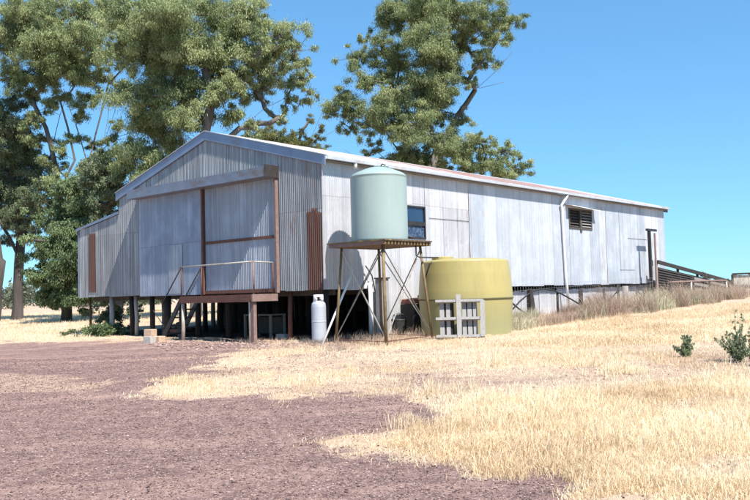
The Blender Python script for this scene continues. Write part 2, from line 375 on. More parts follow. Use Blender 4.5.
cs = b.mix(b.ramp(n3, [(.46, 0.), (.70, .65)]), cs, (.28, .19, .14)); n4 = b.noise(b.mapp(o, (.5, 1.6, 1)), 1.1, 6, .7); cs = b.mix(b.ramp(n4, [(.52, 0.), (.64, .6)]), cs, (.33, .22, .18)); cs = b.mix(b.ramp(n1, [(.5, 0.), (.72, .6)]), cs, (.40, .28, .20))
cd = b.mix(n2, (.42, .29, .21), (.50, .36, .26))
gf = b.ramp(b.math('ADD', gm, b.math('MULTIPLY', b.math('SUBTRACT', n3, .5), .9)), [(.38, 0.), (.62, 1.)])
c = b.mix(gf, cs, cg); c = b.mix(b.math('MULTIPLY', sm, b.ramp(n2, [(.35, .3), (.6, .9)])), c, cd)
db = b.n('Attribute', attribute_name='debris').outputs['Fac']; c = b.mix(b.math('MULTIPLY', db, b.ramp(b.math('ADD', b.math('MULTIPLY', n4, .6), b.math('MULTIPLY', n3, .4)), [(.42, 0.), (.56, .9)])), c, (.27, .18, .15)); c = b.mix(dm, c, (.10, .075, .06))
b.color(c); b.bump(b.math('ADD', n3, b.math('MULTIPLY', vs_, .6)), .8, .03)
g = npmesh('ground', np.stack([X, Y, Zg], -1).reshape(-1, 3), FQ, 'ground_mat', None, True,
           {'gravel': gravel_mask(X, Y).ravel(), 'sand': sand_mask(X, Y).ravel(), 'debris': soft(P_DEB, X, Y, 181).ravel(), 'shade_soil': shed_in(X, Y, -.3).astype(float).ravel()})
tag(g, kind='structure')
def gzz(x, y): return gz(x, y)+(vnoise(x, y, .35, 5)-.5)*.03+(vnoise(x, y, .12, 6)-.5)*.012

# ------------------------------------------------------------------ gravel stones
def stones(n):
    v = RNG.uniform(0, 1, n); y = 5.2+15*v**1.35; x = (RNG.random(n)*2-1)*(y*.5+.6)
    gmk = gravel_mask(x, y); keep = (RNG.random(n) < gmk*.95+.10); x, y = x[keep], y[keep]; n = len(x)
    r = np.clip(RNG.gamma(1.5, .0022, n)+.003+.0003*(y-5), .0035, .024)
    base = np.array([[1, 0, 0], [-1, 0, 0], [0, 1, 0], [0, -1, 0], [0, 0, 1], [0, 0, -1]], float)
    V = base[None]*RNG.uniform(.6, 1.25, (n, 6, 3)); a = RNG.random(n)*6.28; ca, sa = np.cos(a), np.sin(a); b2 = RNG.random(n)*6.28; cb, sb = np.cos(b2)[:, None], np.sin(b2)[:, None]
    V = np.stack([V[..., 0], V[..., 1]*cb-V[..., 2]*sb, V[..., 1]*sb+V[..., 2]*cb], -1)
    V = np.stack([V[..., 0]*ca[:, None]-V[..., 1]*sa[:, None], V[..., 0]*sa[:, None]+V[..., 1]*ca[:, None], V[..., 2]*.65], -1)
    V = V*r[:, None, None]; V[..., 0] += x[:, None]; V[..., 1] += y[:, None]; V[..., 2] += (gzz(x, y)+r*.25)[:, None]
    f = np.array([[0, 2, 4], [2, 1, 4], [1, 3, 4], [3, 0, 4], [2, 0, 5], [1, 2, 5], [3, 1, 5], [0, 3, 5]])
    Fc = (f[None]+6*np.arange(n)[:, None, None]).reshape(-1, 3)
    t = np.repeat(RNG.random(n), 6)
    return V.reshape(-1, 3), Fc, t
b = NB('stone_mat', .9, 0, .2); tn = b.n('Attribute', attribute_name='tone').outputs['Fac']
b.color(b.ramp(tn, [(0, (.085, .055, .053)), (.5, (.18, .117, .107)), (.9, (.29, .20, .17)), (1., (.40, .31, .28))]))
V, Fc, t = stones(170000)
def rubble(n):
    px_ = RNG.uniform(150, 345, n); py_ = RNG.normal(345, 2.6, n)+np.clip((px_-215)*.0, 0, 0); P_ = [at(a, c_) for a, c_ in zip(px_, py_)]
    return np.array([q[0] for q in P_]), np.array([q[1] for q in P_])
xr, yr = rubble(1500); nr = len(xr); rr_ = np.clip(RNG.gamma(1.6, .012, nr)+.01, .01, .07)
f8 = np.array([[0, 2, 4], [2, 1, 4], [1, 3, 4], [3, 0, 4], [2, 0, 5], [1, 2, 5], [3, 1, 5], [0, 3, 5]])
Vr = np.array([[1, 0, 0], [-1, 0, 0], [0, 1, 0], [0, -1, 0], [0, 0, .6], [0, 0, -.6]], float)[None]*RNG.uniform(.5, 1.3, (nr, 6, 3))
Vr = Vr+RNG.normal(0, .12, Vr.shape); Vr *= rr_[:, None, None]; Vr[..., 0] += xr[:, None]; Vr[..., 1] += yr[:, None]; Vr[..., 2] += gzz(xr, yr)[:, None]+rr_[:, None]*.2
Fc = np.concatenate([Fc, (f8[None]+6*np.arange(nr)[:, None, None]).reshape(-1, 3)+len(V)]); V = np.concatenate([V, Vr.reshape(-1, 3)]); t = np.concatenate([t, np.repeat(RNG.uniform(.6, 1, nr), 6)])
tag(npmesh('gravel_stones', V, Fc, 'stone_mat', None, False, {'tone': t}), 'loose red brown gravel stones scattered over the yard', 'gravel', kind='stuff')

# ------------------------------------------------------------------ dry grass
def blades(x, y, h, w, lean=.5, tone=None, wind=(.25, .1), zoff=0.):
    n = len(x); a = RNG.random(n)*6.283; l = h*(RNG.random(n)**1.0)*lean
    dx = np.cos(a)*l+wind[0]*h*.6; dy = np.sin(a)*l+wind[1]*h*.6; b_ = RNG.random(n)*6.283
    wx = np.cos(b_)*w*.5; wy = np.sin(b_)*w*.5; z = gzz(x, y)-.01+zoff
    P = np.zeros((n, 5, 3))
    P[:, 0] = np.stack([x-wx, y-wy, z], -1); P[:, 1] = np.stack([x+wx, y+wy, z], -1)
    mx = x+dx*.35; my = y+dy*.35; mz = z+h*.6
    P[:, 2] = np.stack([mx-wx*.8, my-wy*.8, mz], -1); P[:, 3] = np.stack([mx+wx*.8, my+wy*.8, mz], -1)
    hh = np.sqrt(np.maximum(h*h-(dx*dx+dy*dy)*.6, .05*h*h)); P[:, 4] = np.stack([x+dx, y+dy, z+hh], -1)
    k = 5*np.arange(n)[:, None]
    Fc = np.concatenate([k+np.array([[0, 1, 3]]), k+np.array([[0, 3, 2]]), k+np.array([[2, 3, 4]])], 0)
    t = np.repeat(RNG.random(n) if tone is None else tone, 5)
    return P.reshape(-1, 3), Fc, t
def joinm(L):
    V = []; Fs = []; T = []; k = 0
    for v, f, t in L: V.append(v); Fs.append(f+k); T.append(t); k += len(v)
    return np.concatenate(V), np.concatenate(Fs), np.concatenate(T)
def tufts(x, y, per, spread, hfun, w, **kw):
    n = len(x); h0 = hfun(n)*(.35+1.3*fbm(x, y, 1.1, 140)**1.3); xx = np.repeat(x, per)+RNG.normal(0, 1, n*per)*spread; yy = np.repeat(y, per)+RNG.normal(0, 1, n*per)*spread
    hh = np.repeat(h0, per)*RNG.uniform(.45, 1.1, n*per); tt = np.clip(np.repeat(RNG.random(n)*.45+(fbm(x, y, 1.7, 150)-.5)*1.1+.25, per)+RNG.random(n*per)*.35, 0, 1)
    return blades(xx, yy, hh, w*RNG.uniform(.6, 1.3, n*per), tone=tt, **kw)
def view_pts(n, y0, y1, pw=1.0, side=.52):
    y = y0+(y1-y0)*RNG.random(n)**pw; x = (RNG.random(n)*2-1)*(y*side+.5); return x, y
def fuzzy(P, x, y, j=1.2, seed=60):
    sc_ = np.clip(y/15, .25, 1.3); jx = (fbm(x, y, 1.3, seed)-.5)*2*j*sc_; jy = (fbm(x, y, 1.3, seed+9)-.5)*3*j*sc_; return inside(P, x+jx, y+jy)
for nm, a_, b_, c_ in (('straw', (.38, .26, .15), (.74, .57, .36), (.90, .78, .57)), ('brush_dry', (.15, .10, .085), (.36, .25, .20), (.60, .50, .36))):
    b = NB(nm, .75, 0, .25); tn = b.n('Attribute', attribute_name='tone').outputs['Fac']; col = b.ramp(tn, [(0, a_), (.45, b_), (1., c_)])
    b.color(col); tr = b.n('BsdfTranslucent'); b.L(col, tr.inputs[0]); mx = b.n('MixShader', i_0=.3); b.L(b.b.outputs[0], mx.inputs[1]); b.L(tr.outputs[0], mx.inputs[2]); b.L(mx.outputs[0], b.t.nodes['Material Output'].inputs[0])
L = []
# tall golden patch in the right foreground
x, y = view_pts(70000, 5.7, 15.5, 1.2); k = fuzzy(P_TALL, x, y, .8) & (RNG.random(len(x)) > gravel_mask(x, y)*1.3) & (fbm(x, y, .8, 70)+.12*RNG.random(len(x)) > .53); x, y = x[k], y[k]
x, y = x[:17000], y[:17000]; L.append(tufts(x, y, 11, .06, lambda n: RNG.uniform(.04, .15, n)*(1+1.2*(RNG.random(n) < .07)), .005, lean=1.15))
# short flattened straw over everything that is not gravel
x, y = view_pts(160000, 5.5, 34, 1.3); gmk = gravel_mask(x, y); k = (RNG.random(len(x)) < ((1-gmk)**1.5*.9+.012)*(1-.6*soft(P_DEB, x, y, 181))) & ~shed_in(x, y, .1) & (fbm(x, y, .7, 80)+.15*(RNG.random(len(x))) > .45); x, y = x[k], y[k]
L.append(tufts(x[:42000], y[:42000], 5, .06, lambda n: RNG.uniform(.025, .10, n), .007, lean=1.1))
# scattered taller tufts
x, y = view_pts(9000, 7, 30, 1.1); gmk = gravel_mask(x, y); k = (gmk < .3) & ~shed_in(x, y, .1) & (fbm(x, y, 1.8, 90) > .52) & (x > -3.5); x, y = x[k], y[k]
L.append(tufts(x, y, 16, .05, lambda n: RNG.uniform(.06, .24, n), .006, lean=.9))
for a_, c_, n_, hh_ in ((497, 366, 9, .34), (622, 372, 16, .22), (612, 376, 8, .2), (494, 432, 6, .3), (420, 438, 7, .3), (408, 428, 6, .28), (590, 356, 8, .2), (560, 360, 6, .2), (455, 392, 7, .25), (655, 330, 9, .3)):
    q = at(a_, c_); L.append(tufts(q.x+RNG.normal(0, .16, n_), q.y+RNG.normal(0, .2, n_), 26, .05, lambda n, hh_=hh_: RNG.uniform(.6, 1., n)*hh_*1.3, .006, lean=.7))
# rear right slope and left field
x, y = view_pts(80000, 17, 46, 1.0, .5); k = fuzzy(P_BACK, x, y, .6) & ~shed_in(x, y, .2); x, y = x[k][:9000], y[k][:9000]
L.append(tufts(x, y, 9, .10, lambda n: RNG.uniform(.05, .16, n), .010, lean=.9))
x = RNG.uniform(-34, -7, 26000); y = RNG.uniform(26, 75, 26000); k = fuzzy(P_FIELD, x, y, .8) & ~shed_in(x, y, .2) | ((y > 36) & ~shed_in(x, y, .5) & (RNG.random(len(x)) < .6)); x, y = x[k], y[k]
L.append(tufts(x, y, 7, .16, lambda n: RNG.uniform(.06, .2, n), .016, lean=.7))
V, Fc, t = joinm(L)
tag(npmesh('dry_grass', V, Fc, 'straw', None, False, {'tone': t}), 'dry golden straw grass growing over the yard and field', 'grass', kind='stuff')
b = NB('brush_green', .7, 0, .25); tn = b.n('Attribute', attribute_name='tone').outputs['Fac']; b.color(b.ramp(tn, [(0, (.13, .13, .08)), (.5, (.30, .29, .18)), (1., (.50, .46, .32))]))
# dry reddish brush along the side fence
L = []
def along(n, p0, p1, xlo, xhi):
    X_ = RNG.uniform(xlo, xhi, n); pxs = RNG.uniform(p0, p1, n); Yv = np.array([sy(p, q) for p, q in zip(pxs, X_)])
    return C0.x+XA.x*X_+YA.x*Yv, C0.y+XA.y*X_+YA.y*Yv
x, y = along(2300, 506, 745, .7, 3.0); den = fbm(x, y, 1.2, 100); k = den > .43; x, y = x[k], y[k]
L.append(tufts(x, y, 24, .11, lambda n: RNG.uniform(.15, .60, n), .010, lean=1.0))
x, y = along(900, 585, 742, .8, 3.4); k = fbm(x, y, .7, 104) > .52; x, y = x[k], y[k]
L.append(tufts(x, y, 30, .07, lambda n: RNG.uniform(.5, 1.15, n), .009, lean=1.3, wind=(-.5, .1)))
x, y = along(260, 325, 425, .15, 2.6); L.append(tufts(x, y, 10, .07, lambda n: RNG.uniform(.08, .32, n), .007, lean=.8))
x = RNG.uniform(-4.6, -1.4, 130); yy = 21.4+(x+1.37)*(-.886)+RNG.uniform(-.9, .1, 130); L.append(tufts(x, yy, 10, .08, lambda n: RNG.uniform(.06, .22, n), .007, lean=.9))
GL = []
for p0_, p1_, n_ in ((508, 532, 60), (575, 600, 40), (636, 668, 110), (668, 735, 90)):
    x, y = along(n_, p0_, p1_, 1.3, 3.2); GL.append(tufts(x, y, 30, .10, lambda n: RNG.uniform(.35, .8, n), .011, lean=.9))
Vg, Fg, tg = joinm(GL)
tag(npmesh('green_brush', Vg, Fg, 'brush_green', None, False, {'tone': tg}), 'dull green weeds mixed among the dead brush by the side fence', 'brush', kind='stuff')
V, Fc, t = joinm(L)
tag(npmesh('dry_brush', V, Fc, 'brush_dry', None, False, {'tone': t}), 'dead reddish brush growing along the side fence and shed foot', 'brush', kind='stuff')

# ------------------------------------------------------------------ the shed
FZ = 1.757-Z0; HE = 5.107-Z0; HA = 6.471-Z0; HS = 4.16-Z0; HT = 4.58-Z0; LEN = 22.8; SL = (HA-HE)/5
shed = empty('shearing_shed', (C0.x, C0.y, Z0), RZ, label='long raised corrugated iron shearing shed with gabled roof on timber stumps', cat='shed')
def ftop(s): return HE+SL*(5-abs(s+5)) if s >= -10 else HS+(HT-HS)*(s+12.8)/2.8
DX0, DX1, DT = -5.16, -1.82, 4.9-Z0
def fspan(s):
    if DX0 < s < DX1: return [(DT, ftop(s)+.02)]
    return [(FZ-.02+.012*math.sin(int(s/.762)*2.1), ftop(s)+.02)]
corr('front_wall', 'iron_front', shed, -12.8, 0, fspan, 0, 'x', amp=.0125, per=10)
W1 = (3.15, 4.42, 3.22-Z0, 4.22-Z0); W2 = (13.5, 15.42, 3.93-Z0, 4.74-Z0); YM = 6.75
def sspan(s):
    r = random.Random(int(s/.762)); zb = FZ-.03+r.uniform(-.02, .02)
    if 1.72 < s < 5.6: zb = .02
    for a0, a1, z0, z1 in (W1, W2):
        if a0 < s < a1: return [(zb, z0), (z1, HE+.13)]
    return [(zb, HE+.13)]
corr('side_wall', 'iron_side_old', shed, 0, YM, sspan, 0, 'y', per=8)
corr('side_wall', 'iron_side', shed, YM, LEN, sspan, .004, 'y', per=6, amp=.008)
corr('rear_wall', 'iron_side', shed, -12.8, 0, lambda s: [(FZ, ftop(s))], LEN, 'x', per=4)
corr('skillion_wall', 'iron_side', shed, 0, LEN, lambda s: [(FZ, HS)], -12.8, 'y', per=4)
MB().box(-12.72, -.06, .03, LEN-.05, FZ+.0, FZ+.05).build('floor', 'floor_timber', shed)
mb = MB()
for k in range(11): mb.box(-12.6, -.25, .55+k*2.2, .67+k*2.2, FZ-.17, FZ-.003)
mb.build('floor_bearer', 'timber_dark', shed)
# roof slopes (corrugations run down the slope)
def roof(name, xa, za, xb, zb, y0, y1, mat='iron_roof'):
    n = int((y1-y0)/.0762*6); ys_ = np.linspace(y0, y1, n+1); off = .009*np.sin(2*np.pi*ys_/.0762)
    dx, dz = xb-xa, zb-za; l = math.hypot(dx, dz); nxv, nzv = -dz/l, dx/l
    if nzv < 0: nxv, nzv = -nxv, -nzv
    A = np.stack([xa+nxv*off, ys_, za+nzv*off], -1); B = np.stack([xb+nxv*off, ys_, zb+nzv*off], -1)
    V = np.concatenate([A, B]); i = np.arange(n); Fq = np.stack([i, i+1, i+n+2, i+n+1], -1)
    return npmesh(name, V, Fq, mat, shed, True)
RT = .26
roof('roof_slope', -5, HA+RT, .17, HE+RT-.17*SL, -.06, LEN+.15)
roof('roof_slope', -5, HA+RT, -10.15, HE+RT-.15*SL, -.06, LEN+.15)
roof('skillion_roof', -10.0, HT+.09, -12.95, HS+.09, -.05, LEN+.1)
MB().add([(-5.3, -.07, HA+RT+.012-.3*SL), (-5, -.07, HA+RT+.022), (-4.7, -.07, HA+RT+.012-.3*SL), (-5.3, LEN+.16, HA+RT+.012-.3*SL), (-5, LEN+.16, HA+RT+.022), (-4.7, LEN+.16, HA+RT+.012-.3*SL)], [(0, 1, 4, 3), (1, 2, 5, 4)]).build('ridge_capping', 'roof_cap', shed)
def barge(xa, za, xb, zb, dep, y, th=.03):
    m = MB(); m.add([(xa, y, za), (xb, y, zb), (xb, y, zb+dep), (xa, y, za+dep), (xa, y+th, za), (xb, y+th, zb), (xb, y+th, zb+dep), (xa, y+th, za+dep)],
                    [(0, 1, 2, 3), (7, 6, 5, 4), (0, 4, 5, 1), (1, 5, 6, 2), (2, 6, 7, 3), (3, 7, 4, 0)])
    return m
barge(-5, HA, .19, HE-.19*SL, .26, -.065).build('bargeboard', 'flashing', shed)
barge(-5.002, HA, -10.15, HE-.15*SL, .26, -.065).build('bargeboard', 'flashing', shed)
barge(-10.02, HT+.02, -12.95, HS+.02, .09, -.055).build('bargeboard', 'flashing', shed)
# white edge of the roof capping over the barge
m = MB()
for sgn, xe in ((1, .19), (-1, -10.16)): m.bar((-5, -.045, HA+RT+.018), (xe, -.045, HE+RT+.018-abs(xe-(0 if sgn > 0 else -10))*SL), .10, .022)
m.build('verge_capping', 'gutter_paint', shed)
barge(-5, HA, .17, HE-.15*SL, .24, LEN+.1).build('bargeboard', 'flashing', shed)
# gutter + fascia along the side
g0 = HE+RT-.17*SL-.10
m = MB(); m.box(.16, .175, -.03, LEN+.13, g0, g0+.085).box(.16, .27, -.03, LEN+.13, g0-.012, g0-.001).box(.272, .283, -.03, LEN+.13, g0-.012, g0+.075)
m.build('gutter', 'gutter_paint', shed)
m = MB(); m.box(-.02, .158, -.02, LEN+.1, g0-.05, g0-.03); m.build('eave_soffit', 'timber_grey', shed)
# door header, doors
HB, HT2 = 4.95-Z0, 5.24-Z0
m = MB(); m.add([(-8.7, -.52, HB), (-1.72, -.52, HB-.02), (-1.72, -.52, HT2-.03), (-8.7, -.52, HT2), (-8.7, .0, HB), (-1.72, .0, HB-.02), (-1.72, .0, HT2+.05), (-8.7, .0, HT2+.05)], [(0, 1, 2, 3), (2, 6, 7, 3), (0, 4, 5, 1), (1, 5, 6, 2), (0, 3, 7, 4)])
hd = m.build('door_track_cover', 'header_metal', shed)
MB().box(-1.717, -1.70, -.535, .0, HB-.03, HT2+.02).build('end_plate', 'timber_black', hd)
dl = corr('sliding_door', 'iron_door', shed, -8.6, -5.12, lambda s: [(FZ-.05, HB+.02)], -.13, 'x', amp=.0055); dl['label'] = 'blue grey patched left sliding door'
MB().box(-5.14, -5.06, -.16, -.10, FZ-.05, HB+.02).build('stile', 'rust_steel', dl)
MB().box(-6.9, -6.15, -.146, -.140, FZ+.0, FZ+1.55).build('patch_sheet', 'iron_door_old', dl)
dr = corr('sliding_door', 'iron_door_old', shed, -5.10, -1.80, lambda s: [(FZ+.02, HB+.02)], -.045, 'x', amp=.012, per=10); dr['label'] = 'weathered right door with rusty frame'
MB().box(-5.05, -1.84, -.085, -.056, FZ+1.48, FZ+1.56).build('rail', 'rust_steel', dr)
MB().box(-5.2, -1.76, -.10, -.056, FZ-.04, FZ+.06).build('rail', 'rust_steel', dr)
MB().box(-1.815, -1.745, -.12, -.02, FZ-.06, HB-.02).build('stile', 'rust_light', dr)
# rusty sheets nailed over the wall
for a_, b_, c_ in ((-.61, -.43, 3.86), (-.43, -.20, 3.94), (-.20, -.03, 3.82)): corr('rusty_sheet', 'iron_rust', shed, a_, b_, lambda s: [(FZ-.02, c_-Z0+.012*math.sin(s*31))], -.014, 'x', amp=.012)
corr('rusty_sheet', 'iron_rust', shed, -12.08, -11.60, lambda s: [(1.92-Z0, 4.04-Z0)], -.014, 'x')
MB().box(-12.83, -12.79, -.03, .02, FZ-.02, HS).build('corner_flashing', 'flashing', shed)
MB().box(.0125, .0165, sy(606.5, 0)-.012, sy(606.5, 0)+.012, FZ, HE-.15).build('sheet_seam', 'stump_dark', shed)
MB().box(.0125, .0165, sy(620, 0)-.006, sy(620, 0)+.006, FZ+.5, HE-.3).build('sheet_seam', 'stump_dark', shed)
MB().box(.0125, .0165, sy(628, 0), sy(647, 0), zat(637, 239, 0)-Z0-.006, zat(637, 239, 0)-Z0+.008).build('sheet_seam', 'stump_dark', shed)
MB().box(.0125, .0165, sy(619, 0), sy(634, 0), zat(626, 270, 0)-Z0-.006, zat(626, 270, 0)-Z0+.006).build('sheet_seam', 'stump_dark', shed)
MB().box(.0125, .0165, 6.735, 6.755, FZ+.02, HE-.3).build('sheet_seam', 'stump_dark', shed)
MB().box(.0125, .0165, 4.6, 6.74, 3.874-Z0, 3.888-Z0).build('sheet_seam', 'stump_dark', shed)
# windows
def wframe(m, a0, a1, z0, z1, x0=-.03, x1=.03, t=.05):
    m.box(x0, x1, a0, a0+t, z0, z1); m.box(x0, x1, a1-t, a1, z0, z1); m.box(x0, x1, a0+t, a1-t, z0, z0+t); m.box(x0, x1, a0+t, a1-t, z1-t, z1)
m = MB(); wframe(m, *W1); m.box(-.03, .032, W1[0]+.05, W1[1]-.05, W1[2]+.40, W1[2]+.52); w = m.build('window', 'black_iron', shed); w['label'] = 'sash window with dark glass and torn curtain'
MB().box(-.02, -.012, W1[0]+.05, W1[1]-.05, W1[2]+.52, W1[3]-.05).build('pane', 'glass_blue', w)
MB().box(-.02, -.012, W1[0]+.05, W1[1]-.05, W1[2]+.05, W1[2]+.40).build('pane', 'torn_curtain', w)
m = MB(); wframe(m, *W2, t=.07); yc = .5*(W2[0]+W2[1]); m.box(-.03, .035, yc-.06, yc+.08, W2[2]-.12, W2[3]); w = m.build('window', 'timber_dark', shed); w['label'] = 'louvred window under a bent metal hood'
MB().box(-.4, -.38, W2[0], W2[1], W2[2], W2[3]).build('interior_dark_backing', 'black_iron', w)  # black panel stands in for the unlit interior behind the louvres
m = MB(); R_ = Matrix.Rotation(math.radians(38), 3, 'Y')
for k in range(6): m.box(-.05, .05, yc+.11, W2[1]-.075, -.004, .004, R_, (0, 0, W2[2]+.13+k*.112))
m.build('louvre', 'timber_grey', w)
m = MB()
for k in range(6): m.box(-.05, .05, W2[0]+.075, yc-.065, -.004, .004, R_, (-.06, 0, W2[2]+.13+k*.112))
m.build('louvre', 'timber_dark', w)
m = MB(); m.add([(0.02, W2[0]-.25, W2[3]+.14), (.02, W2[1]+.2, W2[3]+.07), (.34, W2[1]+.22, W2[3]-.02), (.34, W2[0]-.27, W2[3]+.07), (0.02, W2[0]-.25, W2[3]+.12), (.02, W2[1]+.2, W2[3]+.05), (.34, W2[1]+.22, W2[3]-.04), (.34, W2[0]-.27, W2[3]+.05)], [(0, 3, 2, 1), (4, 5, 6, 7), (3, 7, 6, 2), (0, 4, 7, 3), (1, 2, 6, 5)])
m.build('hood', 'pvc_white', w)
# downpipes
yd = 12.85
MB().tube([(.22, yd+.25, g0), (.20, yd+.18, g0-.12), (.10, yd-.05, g0-.42), (.085, yd, g0-.6), (.085, yd+.1, FZ+.3), (.14, yd+.16, .52)], .05, 10).build('downpipe', 'pvc_white', shed, True)
MB().tube([(.22, sy(357.5, .22), g0+.01), (.22, sy(357.5, .22), g0-.17)], .05, 10).build('downpipe', 'pvc_white', shed, True)
yp = sy(370, .12)
MB().tube([(.10, yp, -.02), (.10, yp, FZ+.15)], .065, 12).build('drain_pipe', 'pvc_white', shed, True)
MB().tube([(.18, yp+.12, -.0), (.17, yp+.14, FZ-.2), (.15, yp+.02, FZ+.35), (.12, yp-.2, FZ+.62)], .018, 8).build('hose', 'black_iron', shed, True)
# base sheeting under the side wall
def bspan(s):
    r = random.Random(int(s/.80)*7+3); x, y = loc2w(-.06, s); zb = float(gz(x, y))-Z0-.05
    return [(zb, FZ-.17+r.uniform(-.07, .04)+.012*math.sin(s*9))]
corr('base_sheeting', 'iron_base', shed, 5.5, LEN, bspan, -.22, 'y', per=5, amp=.007)
corr('base_sheeting', 'iron_base', shed, 6.4, LEN, lambda s: [(-.3, FZ-.05)], -12.7, 'y', per=4)
corr('base_sheeting', 'iron_base', shed, -12.7, -.1, lambda s: [(-.0, FZ-.05)], LEN-.1, 'x', per=4)
# stumps
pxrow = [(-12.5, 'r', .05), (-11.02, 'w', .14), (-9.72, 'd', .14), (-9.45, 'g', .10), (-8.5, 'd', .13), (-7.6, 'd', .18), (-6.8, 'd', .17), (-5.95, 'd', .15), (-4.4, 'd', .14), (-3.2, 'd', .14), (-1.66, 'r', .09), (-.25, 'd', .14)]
for j, yy in enumerate([.28, 2.4, 4.65, 6.9, 9.15, 11.4]):
    for i, (xx, k, w_) in enumerate(pxrow):
        if j and k in 'rg': continue
        x = xx+(random.uniform(-.12, .12) if j else 0); wx, wy = loc2w(x, yy); zb = float(gz(wx, wy))-Z0-.1
        r = w_*.5*random.uniform(.9, 1.1)+.02
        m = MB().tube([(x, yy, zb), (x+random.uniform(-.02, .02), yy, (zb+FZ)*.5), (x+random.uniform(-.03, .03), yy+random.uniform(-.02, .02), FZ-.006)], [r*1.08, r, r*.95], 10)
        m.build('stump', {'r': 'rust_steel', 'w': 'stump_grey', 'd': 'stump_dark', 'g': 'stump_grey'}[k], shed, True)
exec_marker = None

# ------------------------------------------------------------------ loading landing in front of the door
def shed_pt(x, y): a, b_ = loc2w(x, y); return a, b_, float(gz(a, b_))
lx, ly, lz = shed_pt(-3.48, -.47)
land = empty('loading_landing', (lx, ly, lz), RZ, label='rusty steel loading landing with handrail and ladder steps before the big doors', cat='landing')
# local frame centred: x -1.55..+1.25, y -.72..+.6
LT = 1.66-lz
x0, x1, yf, yb = -1.66, 1.66, -.43, .34
MB().box(x0, x1, yf, yb, LT-.05, LT).build('deck', 'timber_pink', land)
m = MB(); m.box(x0-.02, x1+.02, yf-.055, yf-.003, LT-.20, LT+.005); m.box(x0-.06, x0-.003, yf, yb, LT-.20, LT-.003); m.build('edge_beam', 'rust_steel', land)
MB().box(x1+.003, x1+.06, yf-.1, yb+.05, LT-.19, LT+.01).build('edge_beam', 'rust_light', land)
MB().tube([(x0+.03, yf+.02, -.15), (x0+.05, yf+.02, LT-.2)], .055, 8).build('post', 'post_white', land, True)
MB().box(x1-.14, x1+.0, yf-.02, yf+.09, -.15, LT-.2).build('post', 'rust_light', land)
MB().box(x1-.19, x1-.145, yf-.03, yf+.02, -.15, LT-.2).build('post', 'post_white', land)
RH = .88
for (px_, py_) in ((x0+.01, yf), (x1, yf), (x1-.02, yb-.05), (x0+.02, yb-.05)):
    MB().tube([(px_, py_, LT), (px_, py_, LT+RH)], .02 if px_ != x1 else .028, 8).build('rail_post', 'rust_steel' if px_ != x1 else 'rust_light', land, True)
MB().tube([(x0, yf, LT+RH), (x1, yf, LT+RH+.02)], .02, 8).build('handrail', 'pipe_pale', land, True)
MB().tube([(x1, yf, LT+RH+.02), (x1-.02, yb-.05, LT+RH)], .018, 8).build('handrail', 'pipe_pale', land, True)
for yq in (yf, yb-.05):
    MB().tube([(x0+.01, yq, LT+RH), (x0-.92, yq, LT-.10), (x0-1.0, yq, LT-.3)], .02, 8).build('stair_rail', 'black_iron', land, True)
    MB().bar((x0-.05, yq+(.05 if yq == yf else -.05), LT-.05), (x0-1.1, yq+(.05 if yq == yf else -.05), .02), .04, .16).build('stringer', 'black_iron', land)
for k in range(5):
    f = (k+.6)/5.4; MB().box(x0-.05-1.05*f-.11, x0-.05-1.05*f+.11, yf+.1, yb-.15, LT*(1-f)-.02, LT*(1-f)+.02).build('tread', 'timber_dark', land)
# ------------------------------------------------------------------ tank stand and tank
sx, sy_, sz = shed_pt(1.6, .46)
stand = empty('tank_stand', (sx, sy_, sz), RZ, label='rusty yellow steel tank stand with crossed braces beside the shed corner', cat='tank stand')
PT = 2.92-sz; A = .93
legs = {'n': ((.87, -.86), (.74, -.74)), 'l': ((-.86, -.84), (-.68, -.72)), 'r': ((.87, .97), (.74, .72)), 'b': ((-.85, .95), (-.68, .72))}
P3 = {}
for k, (bs, tp) in legs.items():
    wx, wy = shed_pt(1.6+bs[0], .46+bs[1])[:2]; zb = float(gz(wx, wy))-sz-.08
    P3[k] = (Vector((*bs, zb)), Vector((*tp, PT-.13)))
    MB().tube([P3[k][0], P3[k][1]], .042 if k == 'n' else .034, 10).build('leg', 'yellow_paint', stand, True)
def on(k, t): return P3[k][0].lerp(P3[k][1], t)
for a_, b_ in (('n', 'l'), ('n', 'r'), ('r', 'b'), ('b', 'l')):
    for s_, e_ in ((a_, b_), (b_, a_)):
        MB().bar(on(s_, .09), on(e_, .97), .028, .010, (0, 1, 0)).build('brace', 'pipe_pale' if s_ == a_ else 'brace_dark', stand)
    MB().tube([on(a_, .07), on(b_, .07)], .014, 6).build('tie_bar', 'rust_steel', stand, True)
m = MB(); m.box(-A, A, -A, -A+.06, PT-.13, PT-.04); m.box(-A, A, A-.06, A, PT-.13, PT-.04); m.box(-A, -A+.06, -A+.062, A-.062, PT-.13, PT-.04)
m.box(-A+.065, A-.065, -.30, -.24, PT-.13, PT-.04).box(-A+.065, A-.065, .24, .30, PT-.13, PT-.04)
m.build('frame', 'rust_light', stand)
m = MB(); m.box(A-.05, A-.01, -A+.06, A-.06, PT-.05, PT-.04)
k = 0; yy = -A+.02
while yy < A-.08:
    m.box(-A+.065, A+.02, yy, yy+.055, PT-.125, PT-.042); yy += .125
m.build('joist', 'yellow_paint', stand)
m = MB(); yy = -A-.02
while yy < A-.05:
    m.box(-A-.06, A+.05, yy, yy+.15, PT-.038, PT-.004); yy += .157
m.build('deck_plank', 'deck_edge', stand)
MB().tube([(.78, .5, PT-.13), (.78, .5, PT-.38), (.85, .55, PT-.43), (.95, 1.2, PT-.43)], .018, 8).build('pipe', 'dark_steel', stand, True)
tk = empty('water_tank', (sx, sy_, sz+PT), RZ, label='pale green poly water tank standing on the steel stand', cat='water tank')
TR = .73
